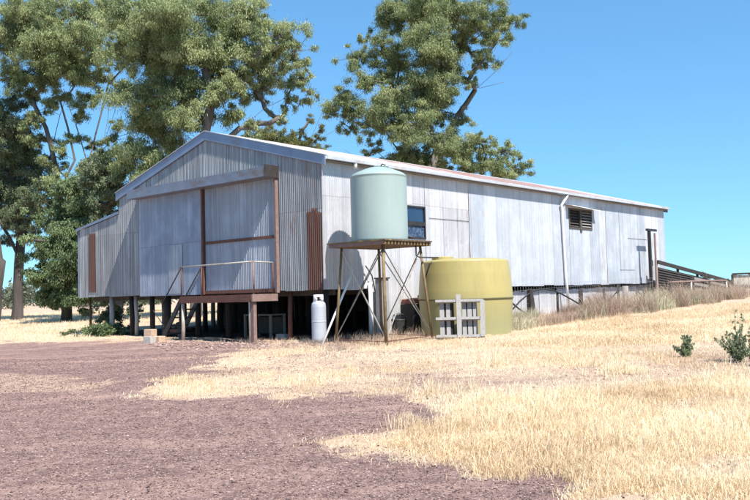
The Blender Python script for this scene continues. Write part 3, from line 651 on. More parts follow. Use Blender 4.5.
MB().lathe([(TR-.02, 0), (TR, .02), (TR, 1.66), (TR+.006, 1.665), (TR-.01, 1.70), (TR-.05, 1.745), (TR-.16, 1.80), (TR-.35, 1.875), (.25, 1.92), (.2, 1.925)], 64).build('shell', 'tank_green', tk, True)
MB().lathe([(.20, 1.925), (.20, 1.955), (.18, 1.97), (.05, 1.975)], 24, (.06, .05, 0)).build('lid', 'tank_green', tk, True)
MB().tube([(.20, -.12, 1.95), (.24, -.1, 1.985), (.30, -.05, 1.95)], .014, 6).build('lid_handle', 'dark_steel', tk, True)
MB().tube([(.62, .40, .09), (.74, .46, .09)], .03, 8).build('outlet', 'dark_steel', tk, True)
# ------------------------------------------------------------------ large yellow tank
yx, yy_ = 2.47, 22.75; yz = float(gz(yx, yy_))-.04
yt = empty('round_tank', (yx, yy_, yz), 0, label='squat mustard yellow round tank with a mid seam beside the shed wall', cat='round tank')
MB().lathe([(1.235, 0), (1.25, .3), (1.275, .7), (1.292, .985)], 72).build('lower_shell', 'tank_yellow', yt, True)
MB().lathe([(1.30, 1.015), (1.292, 1.2), (1.25, 1.7), (1.212, 2.00), (1.205, 2.03), (1.17, 2.05), (.9, 2.09), (.35, 2.12), (.1, 2.125)], 72).build('upper_shell', 'tank_yellow', yt, True)
MB().lathe([(1.285, .98), (1.315, .985), (1.315, 1.02), (1.285, 1.025)], 72).build('seam_flange', 'seam_dark', yt, True)
MB().lathe([(.30, 2.09), (.30, 2.15), (.27, 2.165), (.05, 2.17)], 24, (-.62, -.25, 0)).build('lid', 'tank_yellow', yt, True)
a_ = math.radians(218)
MB().tube([(1.21*math.cos(a_), 1.21*math.sin(a_), 2.02), (1.27*math.cos(a_-.03), 1.27*math.sin(a_-.03), 1.96), (1.31*math.cos(a_-.2), 1.31*math.sin(a_-.2), 1.45)], .018, 8).build('overflow_pipe', 'dark_steel', yt, True)
# ------------------------------------------------------------------ pallet
pb = atd(461, 341, 20.95); pz = float(gz(pb.x, pb.y))
pal = empty('timber_pallet', (pb.x, pb.y, pz), math.radians(-4), label='grey weathered timber pallet leaning on the yellow tank', cat='pallet')
Rp = Matrix.Rotation(math.radians(-13), 3, 'X')
for k, z_ in enumerate((.045, .50, .96)): MB().box(-.62, .60, -.10, .045, z_-.035, z_+.03, Rp).build('stringer', 'pallet_wood', pal)
for k, x_ in enumerate((-.46, -.30, 9, .11, .25, .39)):
    if k == 2: continue
    w_ = random.uniform(.045, .06); t_ = random.uniform(-.02, .02)
    MB().box(x_-w_, x_+w_, .048, .068, .02, .97+t_, Rp).build('deck_board', 'pallet_wood', pal)
for x_ in (-.38, -.2, .18, .31): MB().box(x_-.05, x_+.05, .072, .09, .03, .95, Rp).build('back_board', 'stump_dark', pal)  # back boards coloured near black to put in the shade behind the pallet
MB().box(-.09, .03, -.124, -.103, -.0, 1.12, Rp).build('deck_board', 'pallet_wood', pal)
MB().box(.49, .61, -.124, -.103, .03, .97, Rp @ Matrix.Rotation(.03, 3, 'Y')).build('deck_board', 'pallet_wood', pal)
# ------------------------------------------------------------------ gas cylinder
gb = atd(319.4, 342, 21.25); gzv = float(gz(gb.x, gb.y))
gas = empty('gas_cylinder', (gb.x, gb.y, gzv), .3, label='tall grey gas cylinder standing under the shed corner', cat='gas cylinder')
MB().lathe([(.165, 0), (.165, .05), (.185, .07), (.19, .12), (.19, .55), (.194, .555), (.194, .575), (.19, .58), (.19, .95), (.18, 1.02), (.14, 1.075), (.07, 1.10)], 36).build('body', 'gas_grey', gas, True)
m = MB(); n = 30
vs = []; fs = []
for k in range(n+1):
    t = math.radians(-70)+k/n*math.radians(300)
    for r_, z_ in ((.135, 1.06), (.125, 1.26), (.115, 1.26), (.125, 1.06)): vs.append((r_*math.cos(t), r_*math.sin(t), z_))
for k in range(n):
    for q in range(4): fs.append((k*4+q, (k+1)*4+q, (k+1)*4+(q+1) % 4, k*4+(q+1) % 4))
m.add(vs, fs).build('collar', 'gas_white', gas, True)
MB().lathe([(.03, 1.10), (.03, 1.17), (.045, 1.175), (.045, 1.20), (.01, 1.205)], 16).tube([(0, 0, 1.14), (.02, -.09, 1.14)], .02, 8).build('valve', 'dark_steel', gas, True)
# ------------------------------------------------------------------ leaning pole
p0 = atd(322, 344, 20.7); p0.z = float(gz(p0.x, p0.y)); p1 = atd(355, 266, 21.6)
m = MB().tube([(0, 0, 0), (p1-p0)*.5, p1-p0], .028, 10); pole = m.build('leaning_pipe', 'pvc_white', None, True); pole.location = p0
tag(pole, 'long white pipe leaning between gas cylinder and tank stand', 'pipe')
# ------------------------------------------------------------------ cabinet, pump, drum by the wall
cx, cy, cz = shed_pt(.42, sy(381, .42))
cab = empty('metal_cabinet', (cx, cy, cz), RZ+.0, label='narrow upright grey metal cabinet against the wall behind the stand', cat='cabinet')
MB().box(-.13, .13, -.14, .14, 0, 1.58).build('body', 'cabinet_grey', cab, bevel=.01)
MB().box(.133, .145, -.12, .12, .06, 1.52).build('door', 'cabinet_grey', cab)
MB().box(-.15, .17, -.16, .16, 1.583, 1.62).build('top', 'dark_steel', cab)
ex, ey, ez = shed_pt(.55, sy(412, .55))
en = empty('pump_engine', (ex, ey, ez), RZ, label='black pump engine with a rusty red cover beside the yellow tank', cat='pump engine')
MB().box(-.26, .26, -.3, .3, .12, .82).build('body', 'black_iron', en, bevel=.02)
MB().box(-.25, .25, -.26, .30, .84, .98, Matrix.Rotation(.06, 3, 'X')).build('cover', 'rusty_cover', en, bevel=.02)
m = MB(); m.box(-.28, .28, -.36, .36, 0, .12); m.build('base', 'dark_steel', en)
m = MB().tube([(.29, -.22, .34), (.34, -.22, .34)], .20, 20).tube([(.34, -.22, .34), (.38, -.22, .34)], .05, 12); m.build('flywheel', 'dark_steel', en, True)
MB().tube([(-.1, .33, .5), (-.1, .36, 1.05), (-.05, .4, 1.1)], .025, 8).build('exhaust', 'rust_steel', en, True)
dx_, dy_, dz_ = shed_pt(.6, sy(397, .6))
dr_ = empty('black_drum', (dx_, dy_, dz_), 0, label='small black open drum between cabinet and pump engine', cat='drum')
MB().lathe([(.20, 0), (.21, .1), (.215, .11), (.21, .13), (.21, .38), (.22, .40), (.22, .43), (.20, .43), (.19, .2)], 24).build('body', 'black_iron', dr_, True)
MB().tube([(-.2, 0, .42), (-.15, 0, .55), (0, 0, .6), (.15, 0, .55), (.2, 0, .42)], .01, 6).build('handle', 'dark_steel', dr_, True)
# ------------------------------------------------------------------ blocks, mower, table
def block(px, py, w, d, h, rz, mat, label, zoff=0., grp='stone blocks by the stumps'):
    p = at(px, py); m = MB().box(-w/2, w/2, -d/2, d/2, -.02, h); o_ = m.build('stone_block', mat, None, bevel=.018); o_.location = (p.x, p.y, p.z+zoff); o_.rotation_euler = (0, 0, rz)
    tag(o_, label, 'block', grp); return o_
block(150.5, 343, .30, .3, .20, -.5, 'block_grey', 'dull block lying under the smaller tan block')
b2 = block(150.5, 343, .29, .25, .20, -.4, 'block_stone', 'tan block sitting on top of another block near the steps', .202)
block(159.5, 342.3, .26, .26, .18, -.6, 'block_stone', 'light tan block on the ground nearest the mower')
block(283, 339, .36, .24, .15, -.7, 'block_grey', 'grey block lying on grass under the door edge')
mp = at(170, 338)
mw = empty('lawn_mower', (mp.x+.1, mp.y+.9, float(gz(mp.x+.1, mp.y+.9))), -.5, label='old dark red lawn mower parked beneath the ladder steps', cat='lawn mower')
MB().box(-.42, .36, -.26, .26, .12, .24).build('deck', 'rust_steel', mw, bevel=.04)
MB().lathe([(.15, .24), (.16, .34), (.13, .42), (.06, .46)], 20).build('engine', 'black_iron', mw, True)
for a1 in (-.34, .3):
    for b1 in (-.30, .30): MB().tube([(a1, b1-.03, .13), (a1, b1+.03, .13)], .13, 18).build('wheel', 'black_iron', mw, True)
MB().tube([(-.4, -.2, .2), (-.95, -.2, .85), (-.95, .2, .85), (-.4, .2, .2)], .014, 8).build('handle', 'pipe_pale', mw, True)
tp = at(230, 341)
tx, ty, tz = shed_pt(-3.6, 1.0)
tb = empty('work_bench', (tx, ty, tz), RZ, label='open timber bench frame standing in the dark under the landing', cat='bench')
MB().box(-.62, .62, -.3, .3, .66, .70).build('top', 'timber_grey', tb)
for a1 in (-.58, .58):
    for b1 in (-.27, .27): MB().box(a1-.035, a1+.035, b1-.03, b1+.03, 0, .657).build('leg', 'timber_grey', tb)
MB().box(-.55, .55, .2, .24, .1, .6).build('back_panel', 'timber_dark', tb)

# ------------------------------------------------------------------ yard fence in front of the base sheeting
FX = 1.15
fy0 = sy(508, FX); fy1 = sy(652, FX)
fx_, fyy, fz_ = shed_pt(FX, fy0)
fen = empty('yard_fence', (fx_, fyy, fz_), RZ, label='wire mesh yard fence with bent pipe rails along the long side wall', cat='fence')
def fg(Yl): x, y = loc2w(FX, fy0+Yl); return float(gz(x, y))-fz_
def fp(px, py, dx=0.): Yl = sy(px, FX+dx)-fy0; return (dx, Yl, zat(px, py, FX+dx)-fz_)
q = fp(529.5, 289.5); g_ = fg(q[1])
MB().add([(-.09, q[1]-.16, g_-.1), (.09, q[1]-.16, g_-.1), (.09, q[1]+.2, g_-.1), (-.09, q[1]+.2, g_-.1), (-.07, q[1]-.16, q[2]), (.07, q[1]-.16, q[2]), (.07, q[1]-.0, q[2]+.02), (-.07, q[1]-.0, q[2]+.02)], [(0, 3, 2, 1), (4, 5, 6, 7), (0, 1, 5, 4), (1, 2, 6, 5), (2, 3, 7, 6), (3, 0, 4, 7)]).build('post', 'timber_black', fen)
for px_, top, r_ in ((555.5, 293, .045), (579, 289, .085), (602, 288.5, .04), (616.5, 284, .06), (624, 286, .13), (643, 289, .05)):
    q = fp(px_, top); g_ = fg(q[1]); MB().tube([(0, q[1], g_-.1), (0, q[1]+random.uniform(-.03, .03), q[2])], r_, 8).build('post', 'timber_black' if r_ < .1 else 'timber_grey', fen, True)
def pipe(pts, r=.028, mat='black_iron', nm='pipe_rail'): MB().tube([fp(a, b_, .05) for a, b_ in pts], r, 8).build(nm, mat, fen, True)
pipe([(511, 309), (518, 301.5), (527, 294), (534, 290.3), (543, 288.9), (552, 290.6), (560, 294), (568, 298.5), (578, 304.5), (586, 311)])
pipe([(508, 301), (517, 309), (529, 317)]); pipe([(603, 307), (609, 299), (616, 291)]); pipe([(634, 288), (641, 297), (648, 306)])
m = MB()
for k in range(8):
    z_ = .12+k*.15; n_ = 14; pts = [(-.0, (fy1-fy0)*i/n_, fg((fy1-fy0)*i/n_)+z_) for i in range(n_+1)]; m.tube(pts, .0035, 4, False)
yl = 0
while yl < fy1-fy0: m.tube([(0, yl, fg(yl)), (0, yl, fg(yl)+1.18)], .003, 4, False); yl += .17
m.build('wire_mesh', 'cabinet_grey', fen)
# ------------------------------------------------------------------ loading ramp at the far end
RXo, RYo = 0, LEN
RN, RFX = .55, -.75
RY0 = sy(656.5, RN); RL = sy(731, RN)-RY0
rx, ry, rz_ = shed_pt(RN, RY0)
ramp = empty('loading_ramp', (rx, ry, rz_), RZ, label='sloping timber and iron sheep ramp running down from the far end of the shed', cat='ramp')
def rg(Yl, xo=0.): x, y = loc2w(RN+xo, RY0+Yl); return float(gz(x, y))-rz_
def topz(Yl): a_ = zat(656.5, 262, RN)-rz_; b_ = zat(731, 282.5, RN)-rz_; return a_+(b_-a_)*Yl/RL
def side(xo, st, mat, posts, en):
    for k in range(posts):
        yl = st+(en-st)*k/(posts-1); MB().box(xo-.08, xo-.003, yl-.07, yl+.07, rg(yl, xo)-.2, topz(yl)-.02+(.1 if k == 0 else 0)).build('post', 'timber_pink' if k == 0 and xo == 0 else 'timber_black', ramp)
    MB().bar((xo+.04, st, topz(st)), (xo+.04, en, topz(en)), .05, .17).build('top_rail', 'timber_black', ramp)
side(0, 0, None, 5, RL); side(RFX-RN, LEN+.25-RY0, None, 4, RL+.8)
m = MB()
for k in range(8): m.bar((.015, .1, topz(.1)-.30-k*.115), (.015, RL*.42, topz(RL*.42)-.24-k*.10), .012, .035)
m.build('side_slats', 'timber_dark', ramp)
MB().add([(-.012, .1, topz(.1)-1.15), (-.012, RL*.98, topz(RL*.98)-.8), (-.012, RL*.98, topz(RL*.98)-.12), (-.012, .1, topz(.1)-.22), (-.03, .1, topz(.1)-1.15), (-.03, RL*.98, topz(RL*.98)-.8), (-.03, RL*.98, topz(RL*.98)-.12), (-.03, .1, topz(.1)-.22)], [(0, 1, 2, 3), (7, 6, 5, 4), (3, 2, 6, 7)]).build('side_sheet', 'stump_dark', ramp)
m = MB()
for k in range(3): m.bar((.015, RL*.44, topz(RL*.44)-.32-k*.26), (.015, RL, topz(RL)-.26-k*.2), .03, .13)
m.build('side_rails', 'timber_grey', ramp)
m = MB(); xf = RFX-RN
for k in range(6): m.bar((xf+.015, LEN+.3-RY0, topz(LEN+.3-RY0)-.22-k*.16), (xf+.015, RL+.7, topz(RL+.7)-.18-k*.13), .02, .150)
m.build('side_boards', 'timber_black', ramp)
xa_, xb_ = xf+.05, -.1; ya_ = LEN+.15-RY0; z0_ = 1.72-rz_; z1_ = rg(RL)+.1
MB().add([(xa_, ya_, z0_-.06), (xb_, ya_, z0_-.06), (xb_, RL, z1_-.06), (xa_, RL, z1_-.06), (xa_, ya_, z0_), (xb_, ya_, z0_), (xb_, RL, z1_), (xa_, RL, z1_)], [(0, 3, 2, 1), (4, 5, 6, 7), (0, 1, 5, 4), (1, 2, 6, 5), (2, 3, 7, 6), (3, 0, 4, 7)]).build('ramp_floor', 'timber_black', ramp)
# gallows post in front of the wall end
gx, gy, gz_ = shed_pt(.55, sy(650, .55))
gal = empty('gallows_post', (gx, gy, gz_), RZ, label='tall dark gallows shaped post with short top arm at the far wall end', cat='post')
zt = zat(650, 231, .55)-gz_
MB().box(-.06, .06, -.06, .06, -.1, zt).build('upright', 'black_iron', gal)
MB().box(-.05, .05, -.25, .75, zt+.003, zt+.10).build('arm', 'black_iron', gal)
MB().box(-.04, .05, .04+.02, .16, zt*.52, zt*.60).build('hinge', 'black_iron', gal)
rp_ = shed_pt(.3, sy(655.5, .3)); o_ = MB().box(-.038, .038, -.035, .035, -.1, zat(655.5, 233, .3)-rp_[2]).build('timber_post', 'timber_pink'); o_.location = rp_; o_.rotation_euler = (0, 0, RZ)
tag(o_, 'slim pinkish timber post right of the gallows post', 'post')
# rusty pipe rail fence before the ramp
ax, ay, az = shed_pt(1.6, sy(668, 1.6)); Lr = sy(728, 1.6)-sy(668, 1.6)
pr = empty('pipe_fence', (ax, ay, az), RZ, label='low rusty pipe fence standing in brush before the sheep ramp', cat='fence')
MB().tube([(0, 0, .95), (0, Lr*.8, .99), (0, Lr*.93, .98), (.0, Lr*.97, .9), (.0, Lr*1.02, .4), (0, Lr*1.06, -.1)], .045, 8).build('rail', 'rust_light', pr, True)
for k in range(4):
    yl = .15+k*(Lr-.6)/3; x, y = loc2w(1.6, sy(668, 1.6)+yl); zb = float(gz(x, y))-az
    MB().tube([(0, yl, zb-.1), (0, yl, zb+1.1 if k == 0 else .97)], .05, 8).build('post', 'timber_black' if k % 2 == 0 else 'post_white', pr, True)
# pale fence on the far right
bx = atd(733, 290, 47.5); bx.z = float(gz(bx.x, bx.y))
pf = empty('stockyard_fence', bx, -.12, label='pale stockyard fence with dark top rail at the right edge', cat='fence')
m = MB()
m.bar((0, 0, 1.04), (14, 0, 1.22), .07, .09).build('top_rail', 'timber_black', pf)
MB().bar((0, 0, .38), (14, 0, .40), .05, .07).build('lower_rail', 'timber_grey', pf)
for k in range(8): MB().box(k*1.95-.05, k*1.95+.05, -.058, .06, -.2, 1.0).build('post', 'timber_grey' if k else 'timber_black', pf)
m = MB()
for k in range(46): m.box(k*.30, k*.30+.285, .063, .08, -.1, 1.0+.004*k-.03*(k%3))
m.build('paling_boards', 'paling_pale', pf)
#TREES
# ------------------------------------------------------------------ trees
for nm, st in (('leaf_gum', ((0, (.085, .115, .05)), (.45, (.22, .265, .115)), (.8, (.36, .40, .185)), (1., (.50, .50, .26)))),
               ('leaf_dark', ((0, (.06, .085, .045)), (.5, (.16, .20, .11)), (.85, (.27, .31, .17)), (1., (.36, .38, .22)))),
               ('leaf_grey', ((0, (.05, .065, .04)), (.5, (.13, .15, .095)), (1., (.22, .24, .16)))),
               ('leaf_fresh', ((0, (.06, .09, .04)), (.5, (.15, .21, .09)), (1., (.27, .33, .16)))),
               ('leaf_weed', ((0, (.10, .13, .07)), (.5, (.24, .29, .16)), (1., (.42, .45, .29)))),
               ('leaf_olive', ((0, (.06, .075, .02)), (.5, (.16, .17, .055)), (1., (.27, .27, .11))))):
    b = NB(nm, .55, 0, .35); tn = b.n('Attribute', attribute_name='tone').outputs['Fac']; col = b.ramp(tn, st); b.color(col)
    tr = b.n('BsdfTranslucent'); b.L(col, tr.inputs[0]); mx = b.n('MixShader', i_0=.32); b.L(b.b.outputs[0], mx.inputs[1]); b.L(tr.outputs[0], mx.inputs[2]); b.L(mx.outputs[0], b.t.nodes['Material Output'].inputs[0])
def leafmesh(cent, rad, cnt, ll, lw, hang=.7, squash=.8, out_=.35, tone_j=.35):
    """cent (k,3), rad (k,), cnt per puff -> quads"""
    k = len(cent); cnt = np.maximum(6, cnt).astype(int); pid = np.repeat(np.arange(k), cnt); n = len(pid)
    d = RNG.normal(0, 1, (n, 3)); d /= np.linalg.norm(d, axis=1)[:, None]
    rr = np.abs(RNG.normal(0, .42, n))+RNG.random(n)**.5*.55; an = RNG.uniform(.65, 1.45, (k, 3)); dr_v = RNG.normal(0, .35, (k, 3)); pos = cent[pid]+(d*np.array([1, 1, squash])*an[pid]+dr_v[pid]*(d[:, 2:3]**2)*np.array([1, 1, 0]))*(rad[pid]*rr)[:, None]
    ax = RNG.normal(0, .55, (n, 3))+np.array([0, 0, -hang*1.3])+d*.35; ax /= np.linalg.norm(ax, axis=1)[:, None]
    nn = RNG.normal(0, .6, (n, 3))+d*out_+np.array([0, 0, .35]); sd = np.cross(ax, nn); sd /= np.linalg.norm(sd, axis=1)[:, None]+1e-6
    L_ = (ll*RNG.uniform(.65, 1.3, n))[:, None]; W_ = (lw*RNG.uniform(.7, 1.3, n))[:, None]
    V = np.stack([pos-ax*L_*.5, pos+sd*W_*.5-ax*L_*.08, pos+ax*L_*.5, pos-sd*W_*.5-ax*L_*.08], 1).reshape(-1, 3)
    pt = RNG.random(k); t = np.clip(pt[pid]*(1-tone_j)+RNG.random(n)*tone_j, 0, 1)
    return V, (4*np.arange(n)[:, None]+np.arange(4)[None]), np.repeat(t, 4)
def tree(name, label, trunks, clumps, dep, leaf='leaf_gum', bark='bark_pale', group='eucalypts behind the shed', r0=.28, puffs=26, dens=300, ll=.155, lw=.036, limbs=1., seed=1, djit=.5, rk=1.2, cat='tree', base=None, bare=()):
    rnd = random.Random(seed)
    bx_ = at(*trunks[0][0]) if base is None else None
    p0_ = atd(*trunks[0][0], dep); p0_.z = float(gz(p0_.x, p0_.y))
    root = empty(name, p0_, 0, label=label, cat=cat, group=group)
    nodes = [(Vector((0, 0, -.2)), -1)]; sc = dep/F750
    for tr_ in trunks:
        prev = 0; first = True
        dd = dep+rnd.uniform(-1, 1)*(0 if tr_ is trunks[0] else 1.2)
        for i, (a, c_) in enumerate(tr_[1:] if tr_ is trunks[0] else tr_):
            p = atd(a, c_, dep+(dd-dep)*min(1, (i+1)/3))-p0_
            if first and tr_ is not trunks[0]:
                prev = min(range(len(nodes)), key=lambda q: (nodes[q][0]-p).length+max(0, nodes[q][0].z-p.z+.3)*3)
            first = False
            a0 = nodes[prev][0]; nseg = max(1, int((p-a0).length/1.0))
            for s_ in range(1, nseg+1):
                q = a0.lerp(p, s_/nseg)
                if s_ < nseg: q = q+Vector((rnd.uniform(-.07, .07), rnd.uniform(-.07, .07), 0))
                nodes.append((q, prev)); prev = len(nodes)-1
    P = []
    ctr = sum(a for a, _, _ in clumps)/len(clumps)
    for (a, c_, r_) in clumps:
        spread = max(1., r_*sc*1.7)
        P.append((atd(a, c_, dep+rnd.uniform(-1, 1)*spread*djit*2)-p0_, r_*sc*rk))
    P.sort(key=lambda t: (t[0]-nodes[len(nodes)//2][0]).length)
    tips = {}
    cents = []; rads = []
    for p, r_ in P:
        best = min(range(len(nodes)), key=lambda q: (nodes[q][0]-p).length*(1+(.9 if nodes[q][0].z > p.z-.2 else 0))+(3 if q == 0 else 0))
        a0 = nodes[best][0]; Ld = (p-a0).length; nseg = max(2, int(Ld/.55)); prev = best
        perp = Vector((rnd.uniform(-1, 1), rnd.uniform(-1, 1), rnd.uniform(-.8, .1)))*Ld*.13
        for s_ in range(1, nseg+1):
            t = s_/nseg; q = a0.lerp(p, t)+perp*math.sin(math.pi*t)+Vector((rnd.uniform(-1, 1), rnd.uniform(-1, 1), rnd.uniform(-1, 1)))*.07
            nodes.append((q, prev)); prev = len(nodes)-1
        k_ = max(4, int(puffs*(r_/1.2)**1.5))
        for j in range(k_):
            while True:
                v = Vector((rnd.uniform(-1, 1), rnd.uniform(-1, 1), rnd.uniform(-1, 1)))
                if v.length < 1: break
            c_ = p+Vector((rnd.gauss(0, .50), rnd.gauss(0, .6), rnd.gauss(0, .40)))*r_; pr = max(.22, r_*rnd.uniform(.16, .40))
            cents.append(tuple(c_)); rads.append(pr)
            nd = nodes[prev][0]; m_ = nd.lerp(c_, .5)+Vector((rnd.uniform(-.1, .1), rnd.uniform(-.1, .1), rnd.uniform(-.15, .05)))
            nodes.append((m_, prev)); nodes.append((c_, len(nodes)-1))
    for tr_ in bare:
        prev = None
        for (a, c_) in tr_:
            p = atd(a, c_, dep)-p0_
            if prev is None: prev = min(range(len(nodes)), key=lambda q: (nodes[q][0]-p).length)
            nodes.append((p, prev)); prev = len(nodes)-1
    n = len(nodes); w = [0.]*n; ch = [[] for _ in range(n)]
    for i in range(1, n): ch[nodes[i][1]].append(i)
    for i in range(n-1, -1, -1):
        if not ch[i]: w[i] = 1.
        if i: w[nodes[i][1]] += w[i]
    w0 = w[0]; rad = [max(.013, r0*(x/w0)**.56) for x in w]
    for i in range(n):
        if ch[i] and rad[i] > .05:
            q = max(ch[i], key=lambda z: w[z]); rad[q] = max(rad[q], rad[i]*(.95 if i else .97))
    tb = MB(); bb = tb; stack = [(0, None)]
    # chains
    def chain(start, parent):
        pts = [nodes[parent][0]] if parent is not None else []; rs = [min(rad[parent], rad[start]*1.15)] if parent is not None else []
        i = start
        while True:
            pts.append(nodes[i][0]); rs.append(rad[i])
            if not ch[i]: break
            nx_ = max(ch[i], key=lambda q: w[q])
            for q in ch[i]:
                if q != nx_: todo.append((q, i))
            i = nx_
        return pts, rs
    todo = [(0, None)]; firstc = True
    while todo:
        s_, par = todo.pop(); pts, rs = chain(s_, par)
        if firstc: rs[0] *= 1.35; rs[1] *= 1.1
        if len(pts) > 1: tb.tube(pts, rs, 9 if rs[0] > .1 else 5, False)
        firstc = False
    if tb.v: tb.build('trunk', bark, root, True)
    cents = np.array(cents); rads = np.array(rads)
    V, Fq, t = leafmesh(cents, rads, dens*2.1*(rads/.45)**1.7, ll, lw)
    npmesh('crown', V, Fq, leaf, root, False, {'tone': t})
    return root
G = 'eucalypts behind the shed'
tree('eucalyptus_tree', 'big spreading eucalyptus rising directly over the shed gable', [[(196, 330), (197, 230), (200, 170), (206, 130), (212, 100), (205, 70)], [(215, 150), (240, 128), (265, 108), (290, 96)], [(196, 170), (178, 120), (168, 80), (160, 50)], [(214, 100), (235, 75), (250, 45)]],
     [(140, 22, 26), (172, 10, 30), (212, 12, 28), (247, 22, 23), (278, 36, 17), (293, 50, 12), (152, 60, 30), (190, 52, 30), (232, 55, 27), (270, 72, 20), (296, 82, 13), (290, 100, 9), (145, 95, 26), (182, 95, 28), (222, 95, 22), (256, 92, 17), (152, 130, 27), (180, 125, 20), (122, 38, 15), (302, 62, 8), (205, 118, 15), (146, 165, 24), (130, 148, 12), (262, 50, 16), (235, 118, 13), (165, 175, 20), (150, 192, 20), (310, 92, 6), (250, 128, 12), (125, 5, 18), (280, 118, 8), (283, 62, 15), (262, 28, 16), (300, 74, 10), (246, 76, 18), (228, 84, 16), (212, 70, 20), (306, 100, 6), (160, 40, 20)],
     42, 'leaf_gum', 'bark_pale', r0=.27, seed=3, puffs=26, dens=270, rk=1.12)
tree('eucalyptus_tree', 'tall lone eucalyptus right of the gable, behind the long roof', [[(428, 330), (430, 240), (433, 190), (436, 150), (428, 110), (415, 70), (405, 35)], [(438, 150), (458, 115), (475, 90), (497, 70), (512, 52)], [(430, 120), (446, 80), (455, 45), (458, 15)], [(434, 180), (405, 160), (385, 130), (365, 108)]],
     [(395, 12, 22), (422, 8, 22), (455, 10, 20), (484, 18, 17), (508, 22, 13), (498, 40, 13), (382, 42, 12), (400, 62, 17), (430, 42, 22), (462, 44, 17), (482, 60, 12), (425, 85, 22), (362, 40, 6), (360, 55, 14), (366, 78, 14), (345, 103, 16), (331, 108, 9), (385, 115, 20), (366, 125, 13), (412, 125, 20), (442, 142, 19), (462, 118, 10), (478, 142, 12), (410, 155, 20), (462, 158, 15), (503, 152, 13), (520, 170, 11), (504, 172, 12), (375, 150, 9), (395, 90, 15), (440, 66, 15), (490, 170, 14), (350, 130, 8), (428, 168, 16), (386, 76, 10), (398, 172, 13), (446, 176, 14), (470, 172, 13), (452, 152, 15), (376, 168, 9), (486, 160, 10), (440, 108, 17), (405, 100, 15), (420, 25, 17), (445, 90, 13), (468, 80, 9)],
     54, 'leaf_gum', 'bark_pale', r0=.24, seed=5, puffs=27, dens=290, rk=1.15, bare=[[(480, 88), (496, 84), (504, 82)], [(385, 150), (360, 160), (345, 150)]])
tree('eucalyptus_tree', 'thinly leaved eucalyptus with several bare dark stems left of the gable', [[(66, 312), (64, 240), (60, 190), (54, 160), (46, 128), (34, 104)], [(60, 195), (75, 160), (68, 128), (60, 100), (56, 70)], [(62, 230), (88, 165), (76, 125), (62, 90)], [(64, 240), (92, 150), (100, 118), (108, 85), (125, 66), (138, 68)], [(58, 170), (48, 140), (22, 118), (2, 100)], [(66, 180), (98, 155), (112, 120), (122, 90)], [(52, 150), (60, 115), (72, 84)], [(95, 150), (104, 138), (108, 118), (109, 104)]],
     [(16, 14, 20), (45, 14, 22), (78, 14, 20), (104, 12, 17), (22, 46, 20), (56, 44, 22), (90, 42, 20), (116, 52, 13), (12, 78, 17), (44, 76, 18), (78, 76, 17), (102, 74, 14), (30, 96, 11), (62, 94, 9), (4, 40, 18), (118, 84, 8), (68, 62, 16), (125, 30, 13), (62, 150, 8), (92, 146, 7), (102, 166, 11), (84, 176, 11), (42, 138, 8), (112, 182, 14), (34, 120, 9), (80, 115, 9), (120, 125, 8), (70, 195, 14), (50, 165, 10), (75, 140, 9), (98, 190, 13), (28, 135, 10), (108, 145, 8), (56, 182, 11), (90, 100, 12), (50, 105, 11)],
     50, 'leaf_gum', 'bark_pale', r0=.19, seed=8, puffs=30, dens=270, rk=1.15, bare=[[(108, 128), (118, 140), (132, 136), (140, 134)], [(104, 138), (122, 128), (130, 132)]])
tree('eucalyptus_tree', 'dark trunked eucalyptus standing in the field at far left', [[(17, 318), (18, 290), (19, 265), (21, 240), (16, 205), (12, 170)], [(19, 258), (10, 238), (-4, 215)], [(20, 245), (32, 215), (38, 190)]],
     [(8, 132, 17), (-6, 118, 20), (16, 160, 16), (38, 168, 14), (8, 192, 18), (40, 200, 15), (18, 218, 15), (46, 224, 11), (-8, 170, 20), (-10, 215, 18), (24, 182, 13), (2, 240, 8), (32, 148, 12), (46, 186, 11), (28, 236, 9), (30, 120, 8), (-2, 150, 15)],
     52, 'leaf_dark', 'bark_dark', r0=.30, seed=13, puffs=26, dens=300, rk=1.3)
tree('eucalyptus_tree', 'grey barked eucalyptus half cut off by the left frame edge', [[(-8, 320), (-4, 290), (0, 262), (-4, 230), (-14, 200)]], [(-16, 190, 20), (-30, 150, 25), (-20, 230, 14), (-40, 200, 20)], 50, 'leaf_gum', 'bark_dark', r0=.36, seed=17, puffs=6, dens=200)
tree('bushy_tree', 'dense bright green bushy tree beside the skillion end of the shed', [[(66, 311), (67, 285), (66, 255), (64, 225)], [(67, 280), (82, 250), (88, 225)], [(67, 280), (50, 255)]],
     [(60, 214, 16), (77, 192, 13), (52, 246, 16), (80, 235, 17), (44, 272, 13), (68, 275, 22), (90, 265, 20), (48, 296, 10), (86, 210, 14), (72, 296, 16), (95, 290, 17), (104, 260, 18), (66, 238, 16), (58, 302, 8), (108, 290, 14), (60, 190, 11)],
     44.5, 'leaf_fresh', 'bark_dark', r0=.24, seed=19, puffs=26, dens=420, ll=.15, lw=.05, rk=1.3, group='bushy trees beside the shed')
tree('bushy_tree', 'dark leafy tree pressed against the left of the gable roof', [[(118, 312), (117, 260), (112, 215), (106, 190)]],
     [(102, 172, 15), (116, 188, 14), (95, 192, 12), (108, 205, 15), (92, 208, 9), (120, 168, 10), (124, 200, 12), (112, 230, 15), (122, 245, 15), (98, 158, 9)],
     43.5, 'leaf_dark', 'bark_dark', r0=.2, seed=23, puffs=26, dens=420, ll=.15, lw=.05, rk=1.3, group='bushy trees beside the shed')
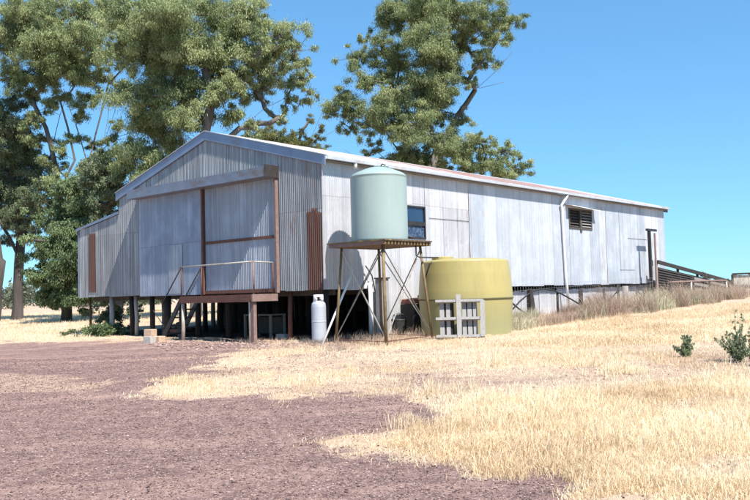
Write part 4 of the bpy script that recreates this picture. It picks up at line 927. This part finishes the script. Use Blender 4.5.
tree('eucalyptus_tree', 'low olive green tree peeping over the roof right of the gable', [[(285, 320), (285, 240), (286, 180), (288, 155)], [(288, 160), (310, 145), (322, 132)]],
     [(262, 138, 11), (280, 140, 12), (298, 142, 11), (315, 140, 7), (244, 143, 9), (288, 150, 12), (306, 150, 10), (268, 150, 12), (322, 128, 4), (309, 122, 4), (318, 150, 7)],
     62, 'leaf_olive', 'bark_pale', r0=.25, seed=29, puffs=34, dens=230, bare=[[(310, 140), (318, 122), (322, 112)], [(316, 140), (328, 134), (336, 130)]])
for i, (a, c_, s_, lb) in enumerate([(706, 276, 3.2, 'small round distant tree standing above the ramp rail'), (700, 281, 2.6, 'little distant shrubby tree just above the ramp rail'), (724, 281, 3.2, 'low distant tree beyond the lower end of the ramp'), (733, 282, 2.6, 'lowest distant tree over the end of the ramp'), (748, 279, 4.0, 'broad distant tree above the pale stockyard fence at right')]):
    tree('distant_tree', lb, [[(a, 288), (a, c_+2)]], [(a, c_, s_), (a+s_*1.1, c_+1.6, s_*.8), (a-s_, c_+2, s_*.8), (a+.3*s_, c_+4.5, s_*.9)], 210, 'leaf_grey', 'bark_dark', r0=.3, puffs=5, dens=60, ll=.5, lw=.22, seed=40+i, group='distant trees on the right horizon')
# far woodland left behind the field
n = 520; ang = RNG.uniform(-.60, .32, n); dd = RNG.uniform(150, 330, n); cx_ = np.sin(ang)*dd; cy_ = np.cos(ang)*dd; hz = RNG.uniform(.8, 4.5, n)
rr = RNG.uniform(1.2, 3.0, n); cz_ = gz(cx_, cy_)+hz*.8+.4
V, Fq, t = leafmesh(np.stack([cx_, cy_, cz_], -1), rr, np.full(n, 130), .9, .45, .3, .8)
tag(npmesh('distant_woodland', V, Fq, 'leaf_grey', None, False, {'tone': t}), 'hazy grey green line of scrub far beyond the field', 'woodland', kind='stuff')
# midground shrubs seen under and beside the shed
def shrub(name, label, px, py, dep, hh, wd, leaf, n, ll, lw, seed, group=None, stems=5, mat='bark_dark'):
    rnd = random.Random(seed); p = atd(px, py, dep); p.z = float(gz(p.x, p.y)); root = empty(name, p, 0, label=label, cat='shrub', group=group)
    c_ = []; r_ = []; m = MB()
    for k in range(n):
        v = Vector((rnd.gauss(0, .42)*wd, rnd.gauss(0, .42)*wd, rnd.uniform(.12, .9)*hh)); f = 1-(v.z/hh)*.35; v.x *= f; v.y *= f; c_.append(tuple(v)); r_.append(rnd.uniform(.10, .2)*max(wd, hh)*.8)
        if k < stems: m.tube([(v.x*.2, v.y*.2, -.05), (v.x*.6, v.y*.6, v.z*.6), tuple(v)], [.02*hh+.004, .012*hh+.003, .004], 5)
    m.build('stem', mat, root, True); r_ = np.array(r_); V, Fq, t = leafmesh(np.array(c_), r_, (r_/ll)**2*40, ll, lw, .1, .8, .5); npmesh('foliage', V, Fq, leaf, root, False, {'tone': t}); return root
shrub('shrub', 'low fresh green weed patch at the left shed corner stump', 100, 340, 29.2, .38, 1.15, 'leaf_fresh', 60, .07, .035, 1, 'green shrubs by the left shed corner')
shrub('shrub', 'taller dark shrub under the left end of the shed', 112, 334, 31.5, 1.15, .75, 'leaf_dark', 40, .09, .045, 2, 'green shrubs by the left shed corner')
shrub('shrub', 'dark spindly shrub behind the second pale stump', 137, 334, 35, 1.1, .5, 'leaf_dark', 16, .09, .045, 3, 'green shrubs by the left shed corner')
# weeds in the right foreground
def weed(label, px, py, hh, wd, n, seed, leaf='leaf_weed', spikes=3):
    rnd = random.Random(seed); p = at(px, py); root = empty('green_weed', p, 0, label=label, cat='weed', group='green weeds in the dry grass'); m = MB(); c_ = []; r_ = []
    for k in range(n):
        a = rnd.uniform(0, 6.28); l = rnd.uniform(.1, 1)**.7*wd; h_ = hh*(rnd.uniform(.35, .6) if k >= spikes else rnd.uniform(.85, 1.)); l *= (1 if k >= spikes else .35)
        tip = Vector((math.cos(a)*l, math.sin(a)*l, h_)); m.tube([(0, 0, -.03), tip*.5+Vector((0, 0, .04)), tip], [.008, .006, .002], 5)
        for q in range(9):
            f = (q+1)/9; c_.append(tuple(Vector((tip.x*f, tip.y*f, tip.z*f))+Vector((rnd.uniform(-.03, .03), rnd.uniform(-.03, .03), 0)))); r_.append(rnd.uniform(.03, .07)*(1.25-f*.8)*(wd/.4)**.5)
    m.build('stem', 'bark_dark', root, True); V, Fq, t = leafmesh(np.array(c_), np.array(r_)*.75, np.full(len(r_), 16), .05, .016, -.6, 1.); npmesh('foliage', V, Fq, leaf, root, False, {'tone': t})
weed('tall leafy green weed with seed spikes at the right edge', 739, 362, .86, .36, 26, 5)
weed('small upright grey green weed standing alone in dry grass', 687, 357, .38, .30, 22, 6, 'leaf_weed', 12)
weed('bright green weed cut off by the right frame edge', 756, 366, .6, .3, 18, 8)
